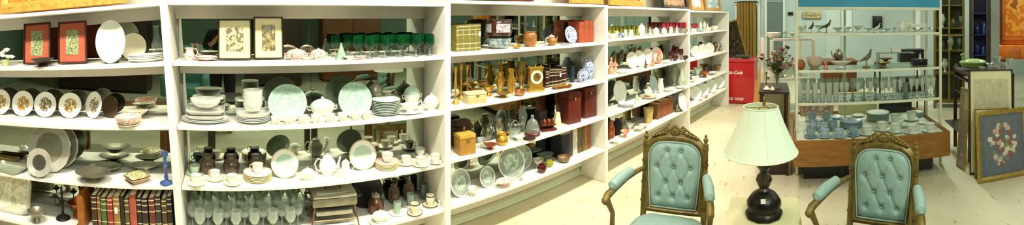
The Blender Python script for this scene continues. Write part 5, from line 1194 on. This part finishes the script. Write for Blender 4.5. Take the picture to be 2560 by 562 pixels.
for i in range(70):
    a = rng.uniform(0, 2*pi); q = rng.random()**.7; x = q*cos(a)*.14; z = .335 + q*sin(a)*.2; R = rng.uniform(.012, .026)
    pn.lathe([(0, .001), (R*.5, .0022), (R, 0)], 9, T(x, -.0074 - .00003*i, z) @ RX(90), 1 + i % 4, wob=flute(5, .3))
pn.build('print', [MATS['grey_ground2']] + [mat('petal_' + nm, c, .8) for nm, c in (('blush', '#c7a995'), ('ivory', '#d3cab2'), ('wine', '#8c5a52'), ('sage', '#7f8468'))], fr)
lean(2394, 4.3, 2414, 4.15, .84, 'narrow rose tapestry panel standing edge-on by stand', gold_th, paper, motif('rose_tapestry', ['#b9b49a', '#a98a80', '#8a8f7c', '#c4bda4'], 10), .012, 0, 4)
# ---------------------------------------------------------------- carved armchairs
gold_w = mat('gilt_walnut', '#86702f', .45, .25, var=.35, scale=30, bump=.35, col2='#5c4a1e')
fab = mat('aqua_damask', '#8ea89f', .55, var=.1, scale=55, bump=.12)
fabp = mat('aqua_piping', '#9fb5a8', .55, var=.08, scale=60)
ang = radians(9)
def bp(u, v, off): return (u, .2 + v*sin(ang) - off*cos(ang), .52 + v*cos(ang) + off*sin(ang))
HW = [(0, .132), (.1, .142), (.22, .151), (.28, .152), (.31, .142), (.335, .122), (.35, .098), (.358, .06)]
def hwid(v):
    for (a, x), (b2, y) in zip(HW, HW[1:]):
        if v <= b2: return x + (y-x)*(v-a)/(b2-a)
    return HW[-1][1]
def armchair(M, label, group):
    c = root('armchair', M, label, 'armchair', group)
    # tufted back
    BT = [(-.04, .31), (.04, .31), (-.098, .218), (0, .218), (.098, .218), (-.043, .137), (.043, .137), (-.085, .061), (0, .061), (.085, .061)]
    mb = MB(); nu, nv = 48, 56; V = .358; vs = []; fs = []
    def seg(px, py, a, b2):
        dx, dy = b2[0]-a[0], b2[1]-a[1]; t = max(0, min(1, ((px-a[0])*dx + (py-a[1])*dy)/(dx*dx+dy*dy))); return hypot(px-a[0]-t*dx, py-a[1]-t*dy)
    links = [(a, b2) for i, a in enumerate(BT) for b2 in BT[i+1:] if .05 < hypot(a[0]-b2[0], a[1]-b2[1]) < .125 and abs(a[1]-b2[1]) > .03]
    for j in range(nv+1):
        v = V*j/nv; h = hwid(v)
        for i in range(nu+1):
            t = -1 + 2*i/nu; u = h*t
            e = max(0, 1 - abs(t)**5)**.6 * max(0, 1 - abs(2*v/V - 1)**7)**.6
            d = min(hypot(u-a, v-b2) for a, b2 in BT); f = min(seg(u, v, a, b2) for a, b2 in links)
            o = .006 + .034*e - e*(.022*math.exp(-(d/.016)**2) + .008*math.exp(-(f/.007)**2))
            vs.append(bp(u, v, o))
    for j in range(nv):
        for i in range(nu): a = j*(nu+1)+i; fs.append([a, a+1, a+nu+2, a+nu+1])
    mb.add(vs, fs)
    lo = [bp(hwid(V*j/nv)*s, V*j/nv, -.012) for s in (-1, 1) for j in range(nv+1)]
    mb.add(lo, [[j, j+1, nv+2+j, nv+1+j] for j in range(nv)])
    mb.build('backrest', fab, c)
    for a, b2 in BT: MB().ball(bp(a, b2, .019), .006, 8, 6).build('button', fabp, c.children[0])
    inn = [(0, 0), (.132, 0), (.142, .1), (.151, .22), (.152, .28), (.142, .31), (.122, .335), (.098, .35), (.05, .357), (0, .358)]
    out = [(0, -.034), (.17, -.034), (.169, .1), (.171, .22), (.173, .3), (.170, .345), (.145, .374), (.11, .39), (.055, .406), (0, .414)]
    loop = lambda L_: L_ + [(-u, v) for u, v in L_[-2:0:-1]]
    I, O = loop(inn), loop(out); n = len(I); vs = []
    for Lp, off in ((I, .012), (I, -.02), (O, -.02), (O, .012), ([((a[0]+b2[0])/2, (a[1]+b2[1])/2) for a, b2 in zip(I, O)], .024)): vs += [bp(u, v, off) for u, v in Lp]
    fs = []
    for k in range(n):
        l = (k+1) % n
        fs += [[k, l, n+l, n+k], [n+k, n+l, 2*n+l, 2*n+k], [2*n+k, 2*n+l, 3*n+l, 3*n+k], [3*n+k, 3*n+l, 4*n+l, 4*n+k], [4*n+k, 4*n+l, l, k]]
    MB().add(vs, fs).build('back_frame', gold_w, c)
    MB().tube([bp(u*1.0, v, .02) for u, v in I], .0045, 6, None, 0, True).build('piping', fabp, c)
    # crest carving
    cr = MB()
    cr.tube([bp(.024*cos(t), .424 + .02*sin(t), .02) for t in [2*pi*k/16 for k in range(16)]], .008, 8, None, 0, True)
    cr.ball(bp(0, .424, .022), (.011, .011, .011))
    for s in (-1, 1):
        for k in range(6):
            u = .032 + k*.02; v = .418 - k*.0065 + (.008 if k < 2 else 0)
            cr.ball(bp(s*u, v, .018), (.014, .01, .011 - k*.0008), 10, 7)
        cr.tube([bp(s*.03, .43, .018), bp(s*.045, .444, .02), bp(s*.062, .432, .018), bp(s*.085, .415, .014), bp(s*.13, .392, .012)], [.004, .008, .007, .006, .003], 7)
    cr.ball(bp(0, .449, .02), (.012, .009, .01))
    cr.build('crest', gold_w, c)
    for s in (-1, 1):
        P = MB().tube([bp(s*.176, -.12, 0), bp(s*.177, .05, 0), bp(s*.178, .2, 0), bp(s*.178, .345, 0)], [.018, .0165, .015, .016], 8)
        for v in (.02, .12, .24, .33): P.tube([bp(s*.177, v - .006, 0), bp(s*.177, v + .006, 0)], .0205, 8)
        P.build('side_post', gold_w, c)
        MB().lathe([(0, 0), (.017, 0), (.018, .008), (.008, .014), (.014, .026), (.015, .034), (.006, .046), (.009, .054), (0, .066)], 12, T(*bp(s*.178, .346, 0)) @ RX(-9)).build('finial', gold_w, c)
        MB().tube([bp(s*.176, -.12, 0), (s*.176, .185, .36), (s*.18, .2, .2), (s*.185, .26, .004)], [.02, .021, .018, .014], 8).build('leg', gold_w, c)
        MB().lathe([(0, 0), (.013, 0), (.015, .02), (.011, .04), (.019, .22), (.022, .3), (.016, .315), (.026, .33), (.026, .375), (0, .375)], 14, T(s*.235, -.2, .002)).build('leg', gold_w, c)
        # arm
        ar = MB().tube([bp(s*.178, .2, .0), (s*.195, .13, .728), (s*.222, .04, .722), (s*.25, -.06, .7), (s*.263, -.125, .687), (s*.266, -.15, .668), (s*.264, -.142, .652)], [.012, .014, .016, .018, .02, .019, .012], 10)
        ar.ball((s*.266, -.148, .668), (.02, .02, .02)); ar.build('arm', gold_w, c)
        MB().tube([(s*.264, -.13, .665), (s*.252, -.085, .58), (s*.25, -.1, .48), (s*.243, -.15, .41)], [.017, .013, .014, .019], 9).build('arm_support', gold_w, c)
        MB().tube([(s*.205, .1, .742), (s*.212, .075, .748), (s*.236, -.01, .738), (s*.254, -.085, .72), (s*.257, -.1, .712)], [.008, .024, .028, .026, .008], 12).build('arm_pad', fab, c)
    # seat
    def so(t):
        k = max(abs(cos(t)), abs(sin(t))); s_ = 1/((abs(cos(t))**5 + abs(sin(t))**5)**.2); y = sin(t)*s_; x = cos(t)*s_
        return x, y
    vs = []; fs = []; n = 48; rings = [(1, .425), (1.02, .445), (1, .465), (.94, .484), (.8, .5), (.55, .509), (.28, .513)]
    for f, z in rings:
        for k in range(n):
            x, y = so(2*pi*k/n); w_ = .235 - .045*(y+1)/2; vs.append((x*w_*f, -.03 + y*.215*f, z + (.004*sin(9*x*f)*sin(9*y*f) if f < .9 else 0)))
    vs.append((0, -.03, .513))
    for q in range(len(rings)-1):
        for k in range(n): l = (k+1) % n; fs.append([q*n+k, q*n+l, (q+1)*n+l, (q+1)*n+k])
    for k in range(n): fs.append([(len(rings)-1)*n+k, (len(rings)-1)*n+(k+1) % n, len(vs)-1])
    fs.append(list(range(n))[::-1])
    MB().add(vs, fs).build('seat', fab, c)
    vs = []; fs = []
    for f, z in ((1.04, .365), (1.06, .39), (1.05, .424), (.9, .424), (.9, .365)):
        for k in range(n): x, y = so(2*pi*k/n); w_ = .235 - .045*(y+1)/2; vs.append((x*w_*f, -.03 + y*.215*f, z))
    for q in range(5):
        for k in range(n): l = (k+1) % n; fs.append([q*n+k, q*n+l, ((q+1) % 5)*n+l, ((q+1) % 5)*n+k])
    MB().add(vs, fs).build('seat_rail', gold_w, c)
    return c
def chairM(x, r, turn):
    X, Y = ray(x, r); th = (x-CX)/F; f = Vector((-sin(th), -cos(th))) + turn*Vector((-cos(th), sin(th)))
    a = atan2(f.y, f.x) + pi/2
    R = Matrix.Rotation(a, 4, 'Z'); return T(X, Y, .001) @ R @ T(0, -.2, 0)
ch = armchair(chairM(1683, 2.27, .25), 'carved gilt armchair in aqua tufted damask, nearer the shelving', 'carved armchairs')
twin(ch, chairM(2204, 2.14, .25), 'carved gilt armchair in aqua tufted damask, before the glass case', 'carved armchairs')
# ---------------------------------------------------------------- lamp table and lamp
X, Y = ray(1910, 2.02); LM = T(X, Y, 0) @ RZ(-degrees_of(1925))
lt = root('lamp_table', LM, 'pale cream square lamp table between the armchairs', 'table')
lam = mat('cream_laminate', '#d9cf9f', .4, var=.05, scale=8)
MB().box((.0, -.05, .587), (.37, .5, .026), bev=.006).build('top', lam, lt)
for u in (-.16, .16):
    for v in (-.27, .17): MB().box((u, v, .286), (.035, .035, .57)).build('leg', wood_m, lt)
for v in (-.27, .17): MB().box((0, v, .54), (.27, .018, .06)).build('apron', wood_m, lt)
LP = T(X, Y, .6012) @ RZ(-degrees_of(1910))
la = root('table_lamp', LP, 'table lamp with white panelled shade and dark bronze base', 'table lamp')
brz = mat('dark_bronze', '#1f1a14', .35, .5, var=.4, scale=30, bump=.3)
MB().lathe([(0, 0), (.09, 0), (.096, .006), (.094, .02), (.082, .032), (.088, .05), (.086, .075), (.07, .1), (.045, .118), (.032, .125), (0, .125)], 10).build('base', brz, la)
MB().lathe([(0, .125), (.03, .126), (.022, .138), (.034, .155), (.042, .178), (.034, .2), (.018, .215), (.024, .226), (.036, .245), (.03, .268), (.016, .28), (.012, .3), (.01, .4), (0, .4)], 18).build('stem', mat('grey_bronze', '#4f4a3c', .35, .5, var=.35, scale=25), la)
MB().box((-.004, -.083, .105), (.024, .002, .024), RX(0)).build('price_tag', tag_m, la)
n = 64; vs = []; fs = []
prof = [(.187, .318), (.150, .392), (.118, .464), (.094, .53), (.088, .545)]
for q in (0, .0022):
    for R_, z in prof:
        for k in range(n): vs.append(((R_-q)*cos(2*pi*k/n) - .016, (R_-q)*sin(2*pi*k/n), z))
m_ = len(prof)
for q in (0, 1):
    for i in range(m_-1):
        for k in range(n): l = (k+1) % n; b2 = q*m_*n; fs.append([b2+i*n+k, b2+i*n+l, b2+(i+1)*n+l, b2+(i+1)*n+k])
for i in (0, m_-1):
    for k in range(n): l = (k+1) % n; fs.append([i*n+k, i*n+l, m_*n+i*n+l, m_*n+i*n+k])
shm, nt, b = newmat('shade_silk'); b.inputs['Base Color'].default_value = lin('#e9efd6'); b.inputs['Roughness'].default_value = .75
try: b.inputs['Subsurface Weight'].default_value = .1
except Exception: pass
nz = nt.nodes.new('ShaderNodeTexNoise'); nz.inputs['Scale'].default_value = 120; bpn = nt.nodes.new('ShaderNodeBump'); bpn.inputs['Strength'].default_value = .05
nt.links.new(nz.outputs['Fac'], bpn.inputs['Height']); nt.links.new(bpn.outputs['Normal'], b.inputs['Normal'])
sh = MB().add(vs, fs).build('lamp_shade', shm, la)
sm = MB()
for k in range(8): a = 2*pi*k/8 + .2; sm.tube([((R_+.0006)*cos(a) - .016, (R_+.0006)*sin(a), z) for R_, z in prof], .0013, 5)
for R_, z in (prof[0], prof[-1]): sm.tube([((R_)*cos(2*pi*k/40) - .016, (R_)*sin(2*pi*k/40), z) for k in range(40)], .0035, 6, None, 0, True)
sm.build('shade_trim', mat('shade_trim', '#dfe6c8', .7), sh)
MB().tube([(.04, 0, .38), (.05, 0, .46), (.02, 0, .545), (0, 0, .55), (-.02, 0, .545), (-.05, 0, .46), (-.04, 0, .38)], .0025, 6).tube([(-.102, 0, .54), (.07, 0, .54)], .002, 6).build('harp', brass_d, la)
MB().lathe([(0, .55), (.007, .551), (.009, .562), (.005, .575), (.007, .585), (0, .6)], 10).build('finial', brass_d, la)
# ---------------------------------------------------------------- what the shelf mirrors look at: the other side of the shop
def cabinet(x, y, w, d, h, label, m, yaw=0):
    r = root('wardrobe', T(x, y, 0) @ RZ(yaw), label, 'wardrobe')
    MB().box((0, 0, h/2 + .03), (w, d, h - .06), bev=.01).build('body', m, r)
    MB().box((0, 0, h + .02), (w + .08, d + .06, .06), bev=.01).build('cornice', m, r)
    for s in (-1, 1):
        dd = MB().box((s*w*.24, d/2 + .012, h/2), (w*.45, .022, h*.8), bev=.006).build('door', m, r); MB().ball((s*w*.05, d/2 + .035, h/2), .018).build('knob', brass_d, dd)
    for s in (-1, 1):
        for t in (-1, 1): MB().box((s*(w/2-.06), t*(d/2-.06), .03), (.08, .08, .058)).build('foot', m, r)
    return r
cabinet(-2.7, -3.2, 2.0, .6, 2.1, 'wide dark wardrobe reflected behind the fruit plates', wood_d)
cabinet(1.0, -4.2, 1.3, .6, 1.95, 'dark wardrobe reflected above the framed prints', wood_d)
cabinet(3.0, -4.6, 1.5, .6, 2.0, 'brown wardrobe reflected behind the green goblets', wood_m)
def low(x, y, w, d, h, label, m, name='low_table'):
    r = root(name, T(x, y, 0), label, 'table')
    MB().box((0, 0, h - .02), (w, d, .04), bev=.008).build('top', m, r)
    for s in (-1, 1):
        MB().box((0, s*(d/2-.05), h - .08), (w - .16, .02, .08)).build('apron', m, r)
        for t in (-1, 1): MB().box((s*(w/2-.05), t*(d/2-.05), h/2 - .02), (.06, .06, h - .042)).build('leg', m, r)
    return r
low(.35, .75, 1.2, .5, .72, 'dark table reflected behind the gilt-rimmed cups', wood_d)
low(-1.2, .8, 1.1, .5, .6, 'brown table reflected behind the silver trays', wood_m)
r = root('wing_chair', T(-.75, -1.6, 0), 'teal upholstered wing chair reflected by the leaning post', 'armchair')
teal = mat('teal_velvet', '#4f7f74', .7, var=.15, scale=20)
MB().box((0, -.02, .34), (.62, .6, .2), bev=.06).build('seat', teal, r); MB().box((0, -.3, .72), (.66, .14, .75), bev=.06).build('backrest', teal, r)
for s in (-1, 1):
    MB().box((s*.34, 0, .45), (.12, .58, .34), bev=.05).build('arm', teal, r)
    for t in (-1, 1): MB().box((s*.27, t*.24, .12), (.05, .05, .236)).build('leg', wood_d, r)
# the photographer, seen only in the mirrors: dark clothes, arms raised
def skin(name, verts, edges, radii, m, parent=None, sub=2, M=None):
    me = bpy.data.meshes.new(name); me.from_pydata(verts, edges, []); o = bpy.data.objects.new(name, me); COL.objects.link(o)
    o.modifiers.new('skin', 'SKIN'); s = o.modifiers.new('sub', 'SUBSURF'); s.levels = s.render_levels = sub
    for v, q in zip(me.skin_vertices[0].data, radii): v.radius = q if isinstance(q, tuple) else (q, q)
    me.skin_vertices[0].data[0].use_root = True
    bpy.context.view_layer.update(); ev = o.evaluated_get(bpy.context.evaluated_depsgraph_get()); m2 = bpy.data.meshes.new_from_object(ev)
    bpy.data.objects.remove(o); m2.materials.clear(); m2.materials.append(m)
    m2.polygons.foreach_set('use_smooth', [True]*len(m2.polygons))
    o = bpy.data.objects.new(name, m2); COL.objects.link(o)
    if parent: o.parent = parent
    if M is not None: o.matrix_world = M
    return o
skn = mat('skin', '#c79a7c', .5, var=.06); blk = mat('black_clothes', '#14131a', .8, var=.2)
PMx = T(-.1, -.42, 0)
V = [(0, 0, .98), (0, 0, 1.12), (0, 0, 1.32), (0, .0, 1.46), (0, .01, 1.55), (0, .03, 1.63), (0, .02, 1.72)]
Rr = [(.13, .1), (.12, .09), (.15, .1), (.06, .06), (.05, .05), (.075, .09), (.06, .075)]
Ed = [(i, i+1) for i in range(6)]
for s in (-1, 1):
    b0 = len(V); V += [(s*.17, 0, 1.41), (s*.24, .06, 1.2), (s*.13, .24, 1.28), (s*.1, .28, 1.31)]; Rr += [.055, .042, .03, .028]; Ed += [(2, b0), (b0, b0+1), (b0+1, b0+2), (b0+2, b0+3)]
    for k in range(5):
        c0 = len(V); V += [(s*(.1 - .016*(k-2)*.9) + (.0), .31, 1.335 + .012*(k-2)), (s*(.085 - .01*(k-2)), .335 + .004*k, 1.36 + .014*(k-2))]; Rr += [.01, .008]; Ed += [(b0+3, c0), (c0, c0+1)]
    b1 = len(V); V += [(s*.09, 0, .9), (s*.1, .02, .5), (s*.1, -.02, .09), (s*.11, .1, .05)]; Rr += [.085, .055, .04, .035]; Ed += [(0, b1), (b1, b1+1), (b1+1, b1+2), (b1+2, b1+3)]
pr = skin('person', V, Ed, Rr, skn, None, 2, PMx)
zmin = min(v.co.z for v in pr.data.vertices); pr.matrix_world = PMx @ T(0, 0, -zmin + .002)
tag(pr, 'person in black shirt and trousers with raised arms, reflected in mirrors', 'person')
def wear(name, vs, es, rs, m): return skin(name, vs, es, rs, m, pr, 2)
J = [(0, 0, 1.0), (0, 0, 1.14), (0, 0, 1.33), (0, 0, 1.45)]; JR = [(.155, .12), (.145, .11), (.175, .12), (.075, .07)]; JE = [(0, 1), (1, 2), (2, 3)]
for s in (-1, 1): b0 = len(J); J += [(s*.175, 0, 1.41), (s*.24, .06, 1.2), (s*.15, .2, 1.265)]; JR += [.07, .056, .042]; JE += [(2, b0), (b0, b0+1), (b0+1, b0+2)]
wear('shirt', J, JE, JR, blk)
J = [(0, 0, 1.02)]; JR = [(.155, .12)]; JE = []
for s in (-1, 1): b0 = len(J); J += [(s*.095, 0, .88), (s*.1, .02, .5), (s*.1, -.01, .1)]; JR += [.105, .075, .06]; JE += [(0, b0), (b0, b0+1), (b0+1, b0+2)]
wear('trousers', J, JE, JR, blk)
MB().ball((0, .0, 1.715), (.095, .11, .085)).ball((0, -.045, 1.65), (.09, .075, .1)).build('hair', mat('brown_hair', '#2a1c12', .7, var=.3, scale=60), pr)
MB().ball((0, .128, 1.64), (.013, .02, .02)).build('nose', skn, pr)
for s in (-1, 1): MB().ball((s*.032, .108, 1.665), .011).build('eye', black, pr); MB().ball((s*.082, .02, 1.645), (.012, .02, .032)).build('ear', skn, pr)
MB().ball((0, .112, 1.598), (.024, .008, .007)).build('mouth', mat('lips', '#9a4f45', .5), pr)
# ---------------------------------------------------------------- nothing on the shelves pokes into the mirrors or the uprights
bpy.context.view_layer.update()
def bbox(o):
    ps = []
    for q in [o] + list(o.children_recursive):
        if q.type == 'MESH': ps += [q.matrix_world @ Vector(c) for c in q.bound_box]
    return [min(p[i] for p in ps) for i in range(3)] + [max(p[i] for p in ps) for i in range(3)]
for o in [o for o in SC.objects if o.parent is None and 'category' in o]:
    x, y, z = o.matrix_world.translation
    if not (D0 - .05 < y < D0 + DEP + .05 and -2 < x < 6.78 and .28 < z < 1.69) or o['category'] == 'shelving unit': continue
    a = bbox(o); dy = max(0, a[4] - (D0 + DEP - (.0235 if z < 1.6 else -.01))); dx = -dy*x/y
    if x > PX[0] and z < 1.6:
        i = max(k for k in range(4) if x > PX[k]); lo = (PX[0] + .024 + max(0, (1 - z))*.074 if i == 0 else PX[i] + .0245); hi = PX[i+1] - .0245
        if a[0] + dx < lo: dx += lo - a[0] - dx
        if a[3] + dx > hi: dx -= a[3] + dx - hi
    elif z < 1.6: dx -= max(0, a[3] + dx - (leanx(a[2]) - .026 if a[2] > 1 else leanx(a[2]) - .026))
    if dx or dy: o.matrix_world = T(dx, -dy, 0) @ o.matrix_world
# ---------------------------------------------------------------- lights: rows of ceiling fittings, some of them added as fill
def tube_or_fill_light(x, y, l, w, power, col, rot=0, z=2.93, wash=0, spread=180):
    d = bpy.data.lights.new('tube_or_fill', 'AREA'); d.shape = 'RECTANGLE'; d.size = l; d.size_y = w; d.energy = power; d.color = col
    o = bpy.data.objects.new('tube_or_fill', d); COL.objects.link(o); o.location = (x, y, z - .02); o.rotation_euler = (radians(wash), 0, radians(rot)); d.spread = radians(spread)
    f = struct(MB().box((0, 0, .03), (l + .1, w + .1, .05), bev=.01), 'tube_or_fill_fitting', white_paint, T(x, y, z + .012) @ RZ(rot))
WARM = (1, .935, .79); GRN = (.86, 1, .85)
for x, p in ((-1.2, 37), (.9, 37), (3.0, 34), (5.1, 38)): tube_or_fill_light(x, 1.15, 1.5, .16, p, WARM, wash=24, spread=112)
for x, p in ((.4, 78), (2.3, 14), (5.6, 42)): tube_or_fill_light(x, -.9, 1.3, .2, p, GRN)  # first two are unseen fill lamps, added to brighten armchairs and glass case
for x, y, p in ((8.4, .9, 46), (8.3, -2.6, 40), (4.8, -2.7, 36), (1.5, -3.0, 14), (-2.2, -2.4, 14), (8.6, 3.2, 34)): tube_or_fill_light(x, y, 1.3, .3, p, GRN if x > 2 else (1, 1, .9))  # the third is an unseen fill lamp, placed to brighten the orange secretary
wd = bpy.data.worlds.new('shop_air'); SC.world = wd; wd.use_nodes = True
wd.node_tree.nodes['Background'].inputs['Color'].default_value = (.75, .85, .7, 1); wd.node_tree.nodes['Background'].inputs['Strength'].default_value = .05
# ---------------------------------------------------------------- camera: a hand-held cylindrical sweep
cd = bpy.data.cameras.new('panorama'); cd.type = 'PANO'; cd.panorama_type = 'CENTRAL_CYLINDRICAL'
half = 1280/F
cd.central_cylindrical_range_u_min = -half; cd.central_cylindrical_range_u_max = half
cd.central_cylindrical_range_v_min = -(562 - HY)/F; cd.central_cylindrical_range_v_max = HY/F
cd.central_cylindrical_radius = 1; cd.clip_start = .03
co = bpy.data.objects.new('panorama', cd); COL.objects.link(co)
co.location = (0, 0, EYE); co.rotation_euler = (radians(90), 0, -(1280 - CX)/F)
SC.camera = co
vs_ = SC.view_settings; vs_.view_transform = 'Standard'; vs_.look = 'None'; vs_.gamma = 1; vs_.use_curve_mapping = False; vs_.exposure = 0.0
SC.cycles.max_bounces = 10; SC.cycles.transparent_max_bounces = 24; SC.cycles.glossy_bounces = 5; SC.cycles.caustics_reflective = False; SC.cycles.use_denoising = True
SC.cycles.sample_clamp_indirect = 8
